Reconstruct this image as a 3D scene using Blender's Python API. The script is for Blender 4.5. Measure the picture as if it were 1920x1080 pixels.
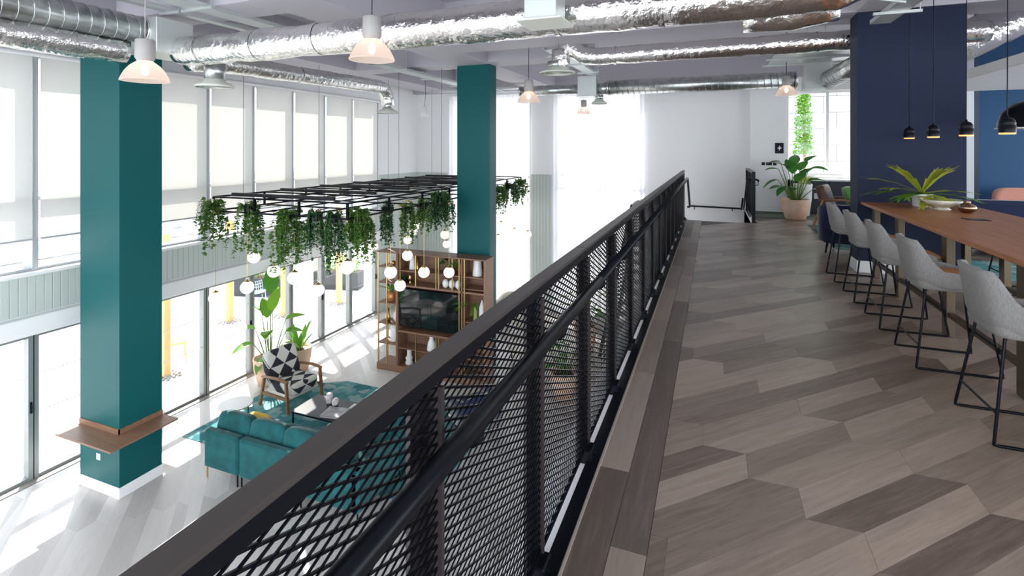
import bpy, math, random
from mathutils import Matrix, Vector
random.seed(11)
for o in list(bpy.data.objects): bpy.data.objects.remove(o)
SC = bpy.context.scene
COL = SC.collection
PI = math.pi

# ---------------------------------------------------------------- camera
cam = bpy.data.cameras.new('camera'); cam_o = bpy.data.objects.new('camera', cam); COL.objects.link(cam_o)
cam_o.location = (0, 0, 4.8); cam_o.rotation_euler = (PI/2, 0, math.radians(21.5))
cam.lens = 18; cam.sensor_width = 36; cam.shift_y = -263/1920; cam.clip_start = .02; cam.clip_end = 300
SC.camera = cam_o
# ---------------------------------------------------------------- sky, sun, exposure
W = bpy.data.worlds.new('world'); SC.world = W; W.use_nodes = True
bg = W.node_tree.nodes['Background']; bg.inputs[0].default_value = (.86, .93, 1, 1); bg.inputs[1].default_value = 2.3
sl = bpy.data.lights.new('sun', 'SUN'); sl.energy = 7; sl.angle = .009; sl.color = (1, .955, .88)
so = bpy.data.objects.new('sun', sl); COL.objects.link(so)
EL = math.radians(41); sd = Vector((.80*math.cos(EL), -.60*math.cos(EL), -math.sin(EL)))
so.rotation_euler = sd.to_track_quat('-Z', 'Y').to_euler(); so.location = (-25, 15, 20)
vs = SC.view_settings; vs.view_transform = 'Standard'; vs.look = 'None'; vs.exposure = 1.0; vs.gamma = 1
vs.use_curve_mapping = False

# ---------------------------------------------------------------- helpers
class MB:
    def __init__(s): s.v = []; s.f = []; s.mi = []; s.cur = 0
    def add(s, vs_, fs):
        n = len(s.v); s.v += [tuple(p) for p in vs_]
        for q in fs: s.f.append(tuple(i+n for i in q)); s.mi.append(s.cur)
        return s
    def box(s, x0, x1, y0, y1, z0, z1):
        return s.add([(x0,y0,z0),(x1,y0,z0),(x1,y1,z0),(x0,y1,z0),(x0,y0,z1),(x1,y0,z1),(x1,y1,z1),(x0,y1,z1)],
            [(3,2,1,0),(4,5,6,7),(0,1,5,4),(1,2,6,5),(2,3,7,6),(3,0,4,7)])
    def cbox(s, x0, x1, y0, y1, z0, z1, c=.01):     # chamfered box
        c = min(c, .49*(x1-x0), .49*(y1-y0), .49*(z1-z0))
        X, Y, Z = (x0,x1), (y0,y1), (z0,z1); V = {}; vs_ = []; fs = []
        for i in (0,1):
            for j in (0,1):
                for k in (0,1):
                    sx, sy, sz = (1,-1)[i], (1,-1)[j], (1,-1)[k]; p = (X[i],Y[j],Z[k])
                    for a in range(3):
                        q = [p[0]+sx*c, p[1]+sy*c, p[2]+sz*c]; q[a] = p[a]; V[(i,j,k,a)] = len(vs_); vs_.append(q)
        g = lambda *t: [V[q] for q in t]
        for b in (0,1):
            fs.append(g((b,0,0,0),(b,1,0,0),(b,1,1,0),(b,0,1,0))); fs.append(g((0,b,0,1),(1,b,0,1),(1,b,1,1),(0,b,1,1))); fs.append(g((0,0,b,2),(1,0,b,2),(1,1,b,2),(0,1,b,2)))
        for j in (0,1):
            for k in (0,1):
                fs.append(g((0,j,k,1),(1,j,k,1),(1,j,k,2),(0,j,k,2))); fs.append(g((j,0,k,0),(j,1,k,0),(j,1,k,2),(j,0,k,2))); fs.append(g((j,k,0,0),(j,k,1,0),(j,k,1,1),(j,k,0,1)))
                for i in (0,1): fs.append(g((i,j,k,0),(i,j,k,1),(i,j,k,2)))
        return s.add(vs_, fs)
    def tube(s, pts, r, n=8, caps=True, closed=False):
        pts = [Vector(p) for p in pts]; m = len(pts); rr = r if isinstance(r, (list, tuple)) else [r]*m
        vs_ = []; fs = []; up = None
        for i, p in enumerate(pts):
            if closed: t = (pts[(i+1) % m]-pts[i-1])
            else: t = pts[min(i+1, m-1)]-pts[max(i-1, 0)]
            t.normalize()
            if up is None: up = t.orthogonal().normalized()
            else:
                up = up - t*up.dot(t); up = up.normalized() if up.length > 1e-6 else t.orthogonal().normalized()
            b = t.cross(up)
            for k in range(n):
                a = 2*PI*k/n; vs_.append(p + (up*math.cos(a)+b*math.sin(a))*rr[i])
        for i in range(m if closed else m-1):
            j = (i+1) % m
            for k in range(n): fs.append((i*n+k, i*n+(k+1) % n, j*n+(k+1) % n, j*n+k))
        if caps and not closed: fs.append(tuple(range(n))[::-1]); fs.append(tuple(range((m-1)*n, m*n)))
        return s.add(vs_, fs)
    def bar(s, a, b, w, h):                          # rectangular bar from a to b
        a, b = Vector(a), Vector(b); t = (b-a).normalized(); u = Vector((0,0,1)) if abs(t.z) < .95 else Vector((0,1,0))
        r = t.cross(u).normalized()*w/2; q = r.normalized().cross(t)*h/2; vs_ = []
        for p in (a, b): vs_ += [p-r-q, p+r-q, p+r+q, p-r+q]
        return s.add(vs_, [(3,2,1,0),(4,5,6,7),(0,1,5,4),(1,2,6,5),(2,3,7,6),(3,0,4,7)])
    def lathe(s, prof, n=24, c=(0,0,0), caps=True):
        vs_ = []; fs = []
        for r, z in prof:
            for k in range(n): a = 2*PI*k/n; vs_.append((c[0]+r*math.cos(a), c[1]+r*math.sin(a), c[2]+z))
        for i in range(len(prof)-1):
            for k in range(n): fs.append((i*n+k, i*n+(k+1) % n, (i+1)*n+(k+1) % n, (i+1)*n+k))
        if caps: fs.append(tuple(range(n))[::-1]); fs.append(tuple(range((len(prof)-1)*n, len(prof)*n)))
        return s.add(vs_, fs)
    def prism(s, poly, z0, z1):
        n = len(poly)
        return s.add([(x,y,z0) for x,y in poly]+[(x,y,z1) for x,y in poly],
            [tuple(range(n))[::-1], tuple(range(n, 2*n))]+[(i, (i+1) % n, n+(i+1) % n, n+i) for i in range(n)])
    def pillow(s, c, size, e=.35, n=16, M=None):     # soft superellipsoid
        vs_ = []; fs = []; m = n//2+1
        sp = lambda v: math.copysign(abs(v)**e, v)
        for i in range(m):
            ph = -PI/2+PI*i/(m-1)
            for k in range(n):
                th = 2*PI*k/n; p = Vector((sp(math.cos(ph))*sp(math.cos(th))*size[0]/2, sp(math.cos(ph))*sp(math.sin(th))*size[1]/2, sp(math.sin(ph))*size[2]/2))
                if M: p = M @ p
                vs_.append(p+Vector(c))
        for i in range(m-1):
            for k in range(n): fs.append((i*n+k, i*n+(k+1) % n, (i+1)*n+(k+1) % n, (i+1)*n+k))
        return s.add(vs_, fs)
    def mesh(s, name, mats, smooth=False):
        me = bpy.data.meshes.new(name); me.from_pydata(s.v, [], s.f)
        for m in (mats if isinstance(mats, list) else [mats]): me.materials.append(m)
        if isinstance(mats, list): me.polygons.foreach_set('material_index', s.mi)
        if smooth: me.polygons.foreach_set('use_smooth', [True]*len(me.polygons))
        me.update(); return me
    def build(s, name, mats, parent=None, smooth=False):
        return put(name, s.mesh(name, mats, smooth), parent)
def put(name, me, parent=None, loc=None, rz=None):
    o = bpy.data.objects.new(name, me); COL.objects.link(o)
    if parent: o.parent = parent
    if loc: o.location = loc
    if rz is not None: o.rotation_euler.z = rz
    return o
def tag(o, label, cat, group=None):
    o['label'] = label; o['category'] = cat
    if group: o['group'] = group
    return o
def thing(name, label, cat, loc=(0,0,0), rz=0, group=None):
    o = bpy.data.objects.new(name, None); COL.objects.link(o); o.location = loc; o.rotation_euler.z = rz; o.empty_display_size = .1
    return tag(o, label, cat, group)
def struct(o, label=None):
    o['kind'] = 'structure'
    if label: o['label'] = label
    return o
def kids(o): return [c for c in bpy.data.objects if c.parent == o]
def dup(src, label, loc, rz=0):
    c = src.copy(); COL.objects.link(c); c.location = loc; c.rotation_euler.z = rz; c['label'] = label
    for k in kids(src):
        k2 = k.copy(); COL.objects.link(k2); k2.parent = c
        for g in kids(k): g2 = g.copy(); COL.objects.link(g2); g2.parent = k2
    return c
def arc(c, r, a0, a1, n, ax=0, ay=1):
    out = []
    for i in range(n+1):
        a = a0+(a1-a0)*i/n; p = list(c); p[ax] += r*math.cos(a); p[ay] += r*math.sin(a); out.append(tuple(p))
    return out
ORD = ['first','second','third','fourth','fifth','sixth','seventh','eighth','ninth','tenth','eleventh','twelfth','thirteenth','fourteenth','fifteenth','sixteenth','seventeenth','eighteenth','nineteenth','twentieth','twenty-first','twenty-second','twenty-third','twenty-fourth']
CS, SN = math.cos(math.radians(21.5)), math.sin(math.radians(21.5))
def px(x, y): return (CS*x+SN*y)/max(.01, -SN*x+CS*y)      # left-to-right order as seen in the photo

# ---------------------------------------------------------------- materials
def nt(name):
    m = bpy.data.materials.new(name); m.use_nodes = True; t = m.node_tree
    return m, t, t.nodes['Principled BSDF'], t.nodes['Material Output']
def mat(name, c, rough=.5, metal=0, noise=0, scale=8, bump=0, bscale=60, emit=None, es=0, sheen=0, stretch=None, coat=0, c2=None):
    m, t, b, out = nt(name)
    b.inputs['Base Color'].default_value = (*c, 1); b.inputs['Roughness'].default_value = rough; b.inputs['Metallic'].default_value = metal
    if max(c) < .2 and not metal: b.inputs['Specular IOR Level'].default_value = .28
    if sheen: b.inputs['Sheen Weight'].default_value = sheen; b.inputs['Sheen Roughness'].default_value = .4
    if coat: b.inputs['Coat Weight'].default_value = coat
    if emit: b.inputs['Emission Color'].default_value = (*emit, 1); b.inputs['Emission Strength'].default_value = es
    if noise or c2 or bump:
        tc = t.nodes.new('ShaderNodeTexCoord'); mp = t.nodes.new('ShaderNodeMapping'); t.links.new(tc.outputs['Object'], mp.inputs[0])
        if stretch: mp.inputs['Scale'].default_value = stretch
    if noise or c2:
        nz = t.nodes.new('ShaderNodeTexNoise'); nz.inputs['Scale'].default_value = scale; nz.inputs['Detail'].default_value = 5
        t.links.new(mp.outputs[0], nz.inputs['Vector'])
        rp = t.nodes.new('ShaderNodeValToRGB'); rp.color_ramp.elements[0].position = .3; rp.color_ramp.elements[1].position = .7
        a = c2 or tuple(x*(1-noise) for x in c); bb = c if c2 else tuple(min(1, x*(1+noise)) for x in c)
        rp.color_ramp.elements[0].color = (*a, 1); rp.color_ramp.elements[1].color = (*bb, 1)
        t.links.new(nz.outputs['Fac'], rp.inputs[0]); t.links.new(rp.outputs[0], b.inputs['Base Color'])
    if bump:
        n2 = t.nodes.new('ShaderNodeTexNoise'); n2.inputs['Scale'].default_value = bscale; n2.inputs['Detail'].default_value = 4
        t.links.new(mp.outputs[0], n2.inputs['Vector'])
        bp = t.nodes.new('ShaderNodeBump'); bp.inputs['Strength'].default_value = bump; bp.inputs['Distance'].default_value = .02
        t.links.new(n2.outputs['Fac'], bp.inputs['Height']); t.links.new(bp.outputs[0], b.inputs['Normal'])
    return m
def wood(name, dark, light, rot=0, along=1.2, across=16, rough=.42, per=.5):
    m, t, b, out = nt(name); N = t.nodes.new; L = t.links.new
    tc = N('ShaderNodeTexCoord'); mp = N('ShaderNodeMapping'); mp.vector_type = 'TEXTURE'; mp.inputs['Rotation'].default_value = (0, 0, rot)
    mp.inputs['Scale'].default_value = (1/along, 1/across, 1/across)
    L(tc.outputs['Object'], mp.inputs[0])
    oi = N('ShaderNodeObjectInfo'); ge = N('ShaderNodeNewGeometry'); ad = N('ShaderNodeMath'); ad.operation = 'ADD'
    L(oi.outputs['Random'], ad.inputs[0]); L(ge.outputs['Random Per Island'], ad.inputs[1])
    fr = N('ShaderNodeMath'); fr.operation = 'FRACT'; L(ad.outputs[0], fr.inputs[0])
    cx = N('ShaderNodeCombineXYZ'); ml = N('ShaderNodeMath'); ml.operation = 'MULTIPLY'; ml.inputs[1].default_value = 37; L(fr.outputs[0], ml.inputs[0]); L(ml.outputs[0], cx.inputs[2])
    va = N('ShaderNodeVectorMath'); L(mp.outputs[0], va.inputs[0]); L(cx.outputs[0], va.inputs[1])
    nz = N('ShaderNodeTexNoise'); nz.inputs['Scale'].default_value = 2.2; nz.inputs['Detail'].default_value = 10; nz.inputs['Roughness'].default_value = .72; nz.inputs['Distortion'].default_value = .5; L(va.outputs[0], nz.inputs['Vector'])
    mx = N('ShaderNodeMix'); mx.data_type = 'FLOAT'; mx.inputs[0].default_value = per; L(nz.outputs['Fac'], mx.inputs[2]); L(fr.outputs[0], mx.inputs[3])
    rp = N('ShaderNodeValToRGB'); rp.color_ramp.elements[0].position = .27; rp.color_ramp.elements[1].position = .75
    rp.color_ramp.elements[0].color = (*dark, 1); rp.color_ramp.elements[1].color = (*light, 1)
    L(mx.outputs[0], rp.inputs[0]); L(rp.outputs[0], b.inputs['Base Color']); b.inputs['Roughness'].default_value = rough
    bp = N('ShaderNodeBump'); bp.inputs['Strength'].default_value = .12; bp.inputs['Distance'].default_value = .004; L(nz.outputs['Fac'], bp.inputs['Height']); L(bp.outputs[0], b.inputs['Normal'])
    return m
def glass(name, tint=(1,1,1), gl=.1):
    m, t, b, out = nt(name); N = t.nodes.new
    tr = N('ShaderNodeBsdfTransparent'); tr.inputs[0].default_value = (*tint, 1); g = N('ShaderNodeBsdfGlossy'); g.inputs['Roughness'].default_value = .02
    lw = N('ShaderNodeLayerWeight'); lw.inputs['Blend'].default_value = .5; pw = N('ShaderNodeMath'); pw.operation = 'POWER'; pw.inputs[1].default_value = 4
    fz = N('ShaderNodeMath'); fz.operation = 'MULTIPLY_ADD'; fz.inputs[1].default_value = .5; fz.inputs[2].default_value = .03; mx = N('ShaderNodeMixShader')
    t.links.new(lw.outputs['Facing'], pw.inputs[0]); t.links.new(pw.outputs[0], fz.inputs[0]); t.links.new(fz.outputs[0], mx.inputs[0]); t.links.new(tr.outputs[0], mx.inputs[1]); t.links.new(g.outputs[0], mx.inputs[2]); t.links.new(mx.outputs[0], out.inputs[0])
    return m
def cloth(name, c, transl=.6, clear=.0, bscale=0):
    m, t, b, out = nt(name); N = t.nodes.new
    d = N('ShaderNodeBsdfDiffuse'); d.inputs[0].default_value = (*c, 1); r = N('ShaderNodeBsdfTranslucent'); r.inputs[0].default_value = (*c, 1)
    mx = N('ShaderNodeMixShader'); mx.inputs[0].default_value = transl; t.links.new(d.outputs[0], mx.inputs[1]); t.links.new(r.outputs[0], mx.inputs[2])
    tr = N('ShaderNodeBsdfTransparent'); m2 = N('ShaderNodeMixShader'); m2.inputs[0].default_value = clear
    t.links.new(mx.outputs[0], m2.inputs[1]); t.links.new(tr.outputs[0], m2.inputs[2]); t.links.new(m2.outputs[0], out.inputs[0])
    return m
def leafmat(name, c, c2):
    m, t, b, out = nt(name); N = t.nodes.new
    ge = N('ShaderNodeNewGeometry'); oi = N('ShaderNodeObjectInfo'); ad = N('ShaderNodeMath'); ad.operation = 'ADD'; t.links.new(ge.outputs['Random Per Island'], ad.inputs[0]); t.links.new(oi.outputs['Random'], ad.inputs[1])
    fr = N('ShaderNodeMath'); fr.operation = 'FRACT'; t.links.new(ad.outputs[0], fr.inputs[0])
    mx = N('ShaderNodeMix'); mx.data_type = 'RGBA'; mx.inputs[6].default_value = (*c, 1); mx.inputs[7].default_value = (*c2, 1); t.links.new(fr.outputs[0], mx.inputs[0])
    t.links.new(mx.outputs[2], b.inputs['Base Color']); b.inputs['Roughness'].default_value = .45
    tl = N('ShaderNodeBsdfTranslucent'); t.links.new(mx.outputs[2], tl.inputs[0]); ms = N('ShaderNodeMixShader'); ms.inputs[0].default_value = .35
    t.links.new(b.outputs[0], ms.inputs[1]); t.links.new(tl.outputs[0], ms.inputs[2]); t.links.new(ms.outputs[0], out.inputs[0])
    return m
WHITE = mat('white_paint', (.88,.88,.88), .6); SOFFIT = mat('soffit_paint', (.82,.81,.82), .7); LILAC = mat('lilac_grey_paint', (.49,.465,.515), .7)
TRIMW = mat('white_gloss', (.85,.85,.85), .35); SAGE = mat('sage_paint', (.55,.60,.56), .5); TEALP = mat('teal_paint', (.0,.088,.092), .45)
BLUEP = mat('navy_wall', (.015,.023,.056), .6, noise=.2, scale=260, bump=.5, bscale=300); BLUEW = mat('blue_wall', (.008,.06,.15), .5)
PLANK = wood('grey_oak_plank', (.13,.094,.072), (.40,.315,.25), rot=PI/4, per=.38, rough=.33); PLANKB = wood('grey_oak_border', (.13,.098,.08), (.36,.29,.24), rot=PI/2)
PALE = wood('pale_oak_plank', (.43,.40,.38), (.60,.57,.545), rot=3*PI/4, rough=.35)
WALNUT = wood('walnut', (.21,.072,.022), (.55,.23,.085), rot=PI/2, along=1, across=12, per=.15, rough=.38); WALX = wood('walnut_shelf', (.14,.07,.04), (.30,.165,.10), along=1, across=10, per=.15)
ASH = wood('pale_timber', (.62,.36,.12), (.85,.55,.24), along=8, across=8, per=.2); BROWNW = wood('brown_timber', (.16,.075,.03), (.32,.16,.07), along=4, across=10, per=.1)
BLACK = mat('black_metal', (.004,.005,.008), .28)
BLACK.node_tree.nodes['Principled BSDF'].inputs['Specular IOR Level'].default_value = .16; BRONZE = mat('dark_bronze', (.05,.042,.038), .42); POSTM = mat('brown_black_post', (.035,.026,.026), .5)
LEGM = mat('bronze_leg', (.13,.10,.065), .38, .7); BRASS = mat('brass', (.62,.45,.20), .3, 1); ALU = mat('grey_aluminium', (.30,.32,.32), .42, .5); FRAMEW = mat('window_frame_grey', (.42,.44,.46), .45)
FOIL = mat('crinkled_foil', (.86,.84,.82), .17, 1, noise=.06, scale=5, bump=1.0, bscale=13); GALV = mat('galvanised_steel', (.56,.58,.57), .3, 1, noise=.18, scale=9); GALVB = mat('galvanised_box', (.60,.63,.62), .45, .6)
DIFF = mat('diffuser_enamel', (.62,.63,.56), .45); GREYC = mat('grey_cap', (.36,.34,.33), .5); CONC = mat('pale_paving', (.46,.455,.45), .8, noise=.08, scale=2); GRAVEL = mat('gravel', (.34,.32,.30), .9, noise=.5, scale=60)
GLASS = glass('clear_glass'); BLIND = cloth('blind_fabric', (.80,.79,.765), .42); SHEER = cloth('sheer_curtain', (.84,.84,.86), .5, .06); SHADE = cloth('frosted_shade', (.80,.67,.59), .55, .14)
BULB = mat('lamp_bulb', (1,1,1), .5, emit=(1,.84,.70), es=9); OPAL = mat('opal_globe', (.9,.88,.84), .3, emit=(1,.90,.78), es=.3); WARM = mat('warm_lamp', (1,.5,.2), .5, emit=(1,.36,.10), es=.9)
VELVET = mat('teal_velvet', (.006,.085,.09), .8, noise=.3, scale=6, sheen=.25); NAVYF = mat('navy_fabric', (.008,.015,.052), .8, sheen=.3); PINKF = mat('pink_fabric', (.58,.25,.19), .8, sheen=.3); CREAM = mat('cream_fabric', (.75,.70,.62), .9, bump=.4, bscale=80)
GREYF = mat('grey_weave', (.245,.235,.225), .9, noise=.16, scale=170, stretch=(1,1,.25)); TANF = mat('tan_seat', (.56,.25,.07), .85); TAUPE = mat('taupe_fabric', (.22,.17,.14), .9); GREENF = mat('green_cushion', (.13,.34,.08), .85, sheen=.3); YELF = mat('mustard_cushion', (.75,.50,.10), .85)
LEATHER = mat('brown_leather', (.085,.04,.028), .4, noise=.3, scale=12); TERRA = mat('terracotta', (.66,.36,.22), .8, noise=.0, c2=(.76,.60,.47), scale=3.5); TERRAP = mat('pale_terracotta', (.74,.52,.38), .8, noise=.1, scale=4); SOIL = mat('soil', (.06,.035,.02), .9, bump=.5, bscale=40)
CERAM = mat('white_ceramic', (.80,.80,.79), .35); CERGL = glass('bowl_glass', (.93,.90,.80)); COPPER = mat('copper_pot', (.55,.22,.09), .4, .5); MIRB = mat('bronze_mirror', (.30,.20,.14), .06, 1); SCREEN = mat('tv_screen', (.006,.007,.008), .08, coat=1)
CHAR = mat('charcoal_laminate', (.035,.04,.052), .5); CARPET = mat('green_carpet', (.11,.13,.10), .95, noise=.2, scale=40); TABLEB = mat('black_table', (.028,.03,.036), .35); PAPER = mat('paper', (.72,.70,.68), .6)
IVY = leafmat('ivy_leaf', (.035,.12,.025), (.16,.30,.05)); IVYD = leafmat('dark_fern_leaf', (.015,.075,.03), (.04,.14,.05)); LEAF = leafmat('green_leaf', (.07,.24,.02), (.20,.42,.03)); LEAFD = leafmat('deep_green_leaf', (.03,.15,.03), (.10,.31,.05)); FROND = leafmat('yellow_frond', (.34,.42,.04), (.55,.55,.06)); STEM = mat('plant_stem', (.12,.20,.04), .6)
SKYB = mat('pale_blue_metal', (.45,.70,.76), .5); YELM = mat('yellow_metal', (.80,.50,.06), .5); PLANTER = mat('dark_planter', (.05,.055,.06), .6)
def rugmat(name, cols, scale):
    m, t, b, out = nt(name); N = t.nodes.new
    tc = N('ShaderNodeTexCoord'); v = N('ShaderNodeTexVoronoi'); v.inputs['Scale'].default_value = scale; v.distance = 'MANHATTAN'; t.links.new(tc.outputs['Object'], v.inputs['Vector'])
    nz = N('ShaderNodeTexNoise'); nz.inputs['Scale'].default_value = 5; nz.inputs['Detail'].default_value = 6; t.links.new(tc.outputs['Object'], nz.inputs['Vector'])
    sp = N('ShaderNodeSeparateColor'); t.links.new(v.outputs['Color'], sp.inputs[0])
    mx = N('ShaderNodeMix'); mx.data_type = 'FLOAT'; mx.inputs[0].default_value = .5; t.links.new(sp.outputs[0], mx.inputs[2]); t.links.new(nz.outputs['Fac'], mx.inputs[3])
    rp = N('ShaderNodeValToRGB'); rp.color_ramp.elements[0].position = .25; rp.color_ramp.elements[1].position = .75
    rp.color_ramp.elements[0].color = (*cols[0], 1); rp.color_ramp.elements[1].color = (*cols[2], 1); e = rp.color_ramp.elements.new(.5); e.color = (*cols[1], 1)
    t.links.new(mx.outputs[0], rp.inputs[0]); t.links.new(rp.outputs[0], b.inputs['Base Color']); b.inputs['Roughness'].default_value = .95
    return m
RUG = rugmat('teal_rug', ((.01,.13,.15), (.07,.24,.25), (.26,.36,.36)), 5.5)
def trimat(name):            # woven triangles, black and off-white
    m, t, b, out = nt(name); N = t.nodes.new; L = t.links.new
    tc = N('ShaderNodeTexCoord'); sp = N('ShaderNodeSeparateXYZ'); L(tc.outputs['Object'], sp.inputs[0])
    def mth(op, a, bb=None):
        n = N('ShaderNodeMath'); n.operation = op
        for i, x in enumerate((a, bb)):
            if x is None: continue
            if isinstance(x, (int, float)): n.inputs[i].default_value = x
            else: L(x, n.inputs[i])
        return n.outputs[0]
    u = mth('MULTIPLY', sp.outputs[1], 3.4); s = mth('ADD', mth('MULTIPLY', sp.outputs[2], 4.2), mth('MULTIPLY', sp.outputs[0], 3.6))
    fa = mth('FLOOR', mth('ADD', u, s)); fb = mth('FLOOR', mth('SUBTRACT', u, s)); fc = mth('FLOOR', mth('MULTIPLY', s, 1))
    r = mth('MODULO', mth('ABSOLUTE', mth('ADD', mth('ADD', fa, fb), fc)), 2)
    mx = N('ShaderNodeMix'); mx.data_type = 'RGBA'; mx.inputs[6].default_value = (.018,.018,.026, 1); mx.inputs[7].default_value = (.60,.59,.53, 1); L(r, mx.inputs[0])
    L(mx.outputs[2], b.inputs['Base Color']); b.inputs['Roughness'].default_value = .9
    return m
TRI = trimat('triangle_weave')
# ================================================================ FLOORS
MZ = 3.2
def clip(poly, ax, lim, keep_less):
    out = []
    for i in range(len(poly)):
        a, b = poly[i-1], poly[i]; ia = (a[ax] <= lim) == keep_less; ib = (b[ax] <= lim) == keep_less
        if ia != ib:
            t = (lim-a[ax])/(b[ax]-a[ax]); out.append((a[0]+t*(b[0]-a[0]), a[1]+t*(b[1]-a[1])))
        if ib: out.append(b)
    return out
def area(p): return abs(sum(p[i-1][0]*p[i][1]-p[i][0]*p[i-1][1] for i in range(len(p))))/2
def shrink(p, g):
    cx = sum(q[0] for q in p)/len(p); cy = sum(q[1] for q in p)/len(p); out = []
    for q in p:
        dx, dy = cx-q[0], cy-q[1]; l = math.hypot(dx, dy); out.append((q[0]+dx/l*g, q[1]+dy/l*g))
    return out
def chevron(anchor, t, steps, L, rects, ks, rs):
    polys = []
    for r in range(*rs):
        S = lambda r_: (anchor[0]+sum(steps[i % 2][0] for i in range(r_)) if r_ >= 0 else anchor[0]-sum(steps[i % 2][0] for i in range(r_, 0)),
                        anchor[1]+sum(steps[i % 2][1] for i in range(r_)) if r_ >= 0 else anchor[1]-sum(steps[i % 2][1] for i in range(r_, 0)))
        a, b = S(r), S(r+1)
        for k in range(*ks):
            q = [(a[0]+k*L*t[0], a[1]+k*L*t[1]), (a[0]+(k+1)*L*t[0], a[1]+(k+1)*L*t[1]), (b[0]+(k+1)*L*t[0], b[1]+(k+1)*L*t[1]), (b[0]+k*L*t[0], b[1]+k*L*t[1])]
            for x0, x1, y0, y1 in rects:
                p = q
                for ax, lim, kl in ((0, x0, False), (0, x1, True), (1, y0, False), (1, y1, True)):
                    if p: p = clip(p, ax, lim, kl)
                if p and len(p) > 2 and area(p) > .002: polys.append(p)
    return polys
def lay(polys, z, m, parent, hcam, h=.008):
    def score(p):
        x = sum(q[0] for q in p)/len(p); y = sum(q[1] for q in p)/len(p); d = -SN*x+CS*y
        if d < .8: return 1e6+abs(d)
        u = (CS*x+SN*y)/d; inv = abs(u) > 1.08 or hcam/d > .87
        return d*d*d/area(p) + (1e5 if inv else 0)
    polys.sort(key=score)
    for p in polys[:300]:
        MB().prism(shrink(p, .0007), z-h, z).build('plank', m, parent)
    rest = MB()
    for p in polys[300:]: rest.prism(shrink(p, .0007), z-h, z)
    if rest.v: rest.build('far_planks', m, parent)['kind'] = 'stuff'
R2 = math.sqrt(.5)
flo = struct(MB().box(-9.35, 8, -3, 14.9, -.2, -.009).build('floor', mat('screed', (.30,.29,.28), .9)), 'pale grey oak plank floor of the lower lounge')
lay(chevron((-6.23, 3.85), (-R2, R2), [(.212, 0), (0, .212)], 1.05, [(-9.1, -.75, .6, 14.6)], (-13, 14), (-45, 60)), 0, PALE, flo, 4.8)
mez = MB().box(-.56, 8, -3, 12, 2.85, MZ-.009); mez.box(.74, 8, 12, 14.6, 2.85, MZ-.009)
mezo = struct(mez.build('floor_mezzanine', mat('mezz_screed', (.16,.14,.13), .9)), 'grey oak chevron plank floor of the mezzanine')
lay(chevron((-.055, 2.94), (R2, R2), [(.212, 0), (0, -.212)], .77, [(-.243, 6.5, .4, 12), (.76, 6.5, 12, 13.05)], (-14, 18), (-40, 44)), MZ, PLANK, mezo, 1.6)
for row, (x0, x1) in enumerate(((-.53, -.388), (-.386, -.245))):      # border planks along the balustrade
    y = .2-row*.5
    while y < 12:
        y1 = min(12, y+1.18); MB().box(x0, x1, y+.001, y1-.001, MZ-.008, MZ).build('border_plank', PLANKB, mezo); y = y1
MB().box(.76, 8, 13.05, 14.6, MZ-.008, MZ+.004).build('carpet', CARPET, mezo)
struct(MB().box(-.76, -.56, -3, 12.02, 2.6, MZ-.012).build('trim_1', TRIMW), 'white fascia along the open edge of the mezzanine')
struct(MB().box(-.60, -.54, -3, 12.02, MZ-.012, MZ+.014).build('trim_2', BLACK), 'black edge strip at the foot of the balustrade')
struct(MB().box(-.54, -.53, -3, 12.02, MZ-.012, MZ+.006).build('trim_3', mat('pale_edge', (.42,.36,.31), .5)), 'thin pale strip beside the black edge strip')

# ================================================================ CEILING
ce = MB(); ce.box(-9.35, 8, -3, 14.9, 7.28, 7.5)
ceo = struct(ce.build('ceiling', LILAC), 'lilac grey coffered ceiling slab with deep beams')
def beam(x0, x1, y0, y1):
    MB().box(x0, x1, y0, y1, 6.54, 7.28).build('beam', LILAC, ceo)
beam(-8.45, -7.55, -3, 14.3); beam(-5.1, -4.28, -3, 14.3); beam(-7.55, -5.1, 4.5, 5.1); beam(-9.1, -8.45, 4.5, 5.1); beam(-7.55, -5.1, 9.5, 10.1); beam(-4.28, 8, 7.72, 8.42); beam(-4.28, -2.2, 9.5, 10.1)
beam(-9.1, 8, 14.3, 14.6); beam(1.7, 2.3, -3, 7.72); beam(-4.28, 8, 2.2, 2.8)

# ================================================================ WINDOW WALL (left)
XW = -9.1
M = [1.15, 2.2, 3.28, 4.35, 5.42, 6.0, 7.06, 8.11, 9.2, 10.24, 11.3, 12.43]
wl = MB(); wl.box(-9.4, XW, -3, 14.6, 6.16, 7.28); wl.box(-9.4, XW, -3, 12.46, 2.13, 2.98); wl.box(-9.4, XW, 12.46, 14.9, 0, 6.16); wl.box(-9.4, XW, -3, M[0], 0, 6.16)
wl.box(-9.58, -9.4, -3, 12.46, 6.16, 6.34)
wlo = struct(wl.build('wall_left', WHITE), 'white wall around the two rows of tall glazing')
bd = MB().cbox(0, .018, .002, .098, 0, .56, .004).mesh('panel_board', SAGE)
y = 1.15
while y < 12.4:
    put('panel_board', bd, wlo, (XW, y, 2.42)); y += .1
bd2 = MB().cbox(0, .018, .002, .098, 0, 4.0, .004).mesh('panel_board', SAGE)
for i in range(21): put('panel_board', bd2, wlo, (XW, 12.48+i*.1, 0))
struct(MB().cbox(-9.38, -8.97, 1.15, 12.46, 2.14, 2.40, .012).build('trim_4', TRIMW), 'white boxed header above the glass doors')
struct(MB().cbox(-9.38, -8.98, 1.15, 12.46, 2.98, 3.03, .012).build('trim_5', TRIMW), 'white window sill running above the sage panelling')
struct(MB().tube([(-9.05, 1.15, 6.14), (-9.05, 12.46, 6.14)], .035, 10).build('trim_6', TRIMW), 'white rounded blind rail along the window heads')
dots = MB()
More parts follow.
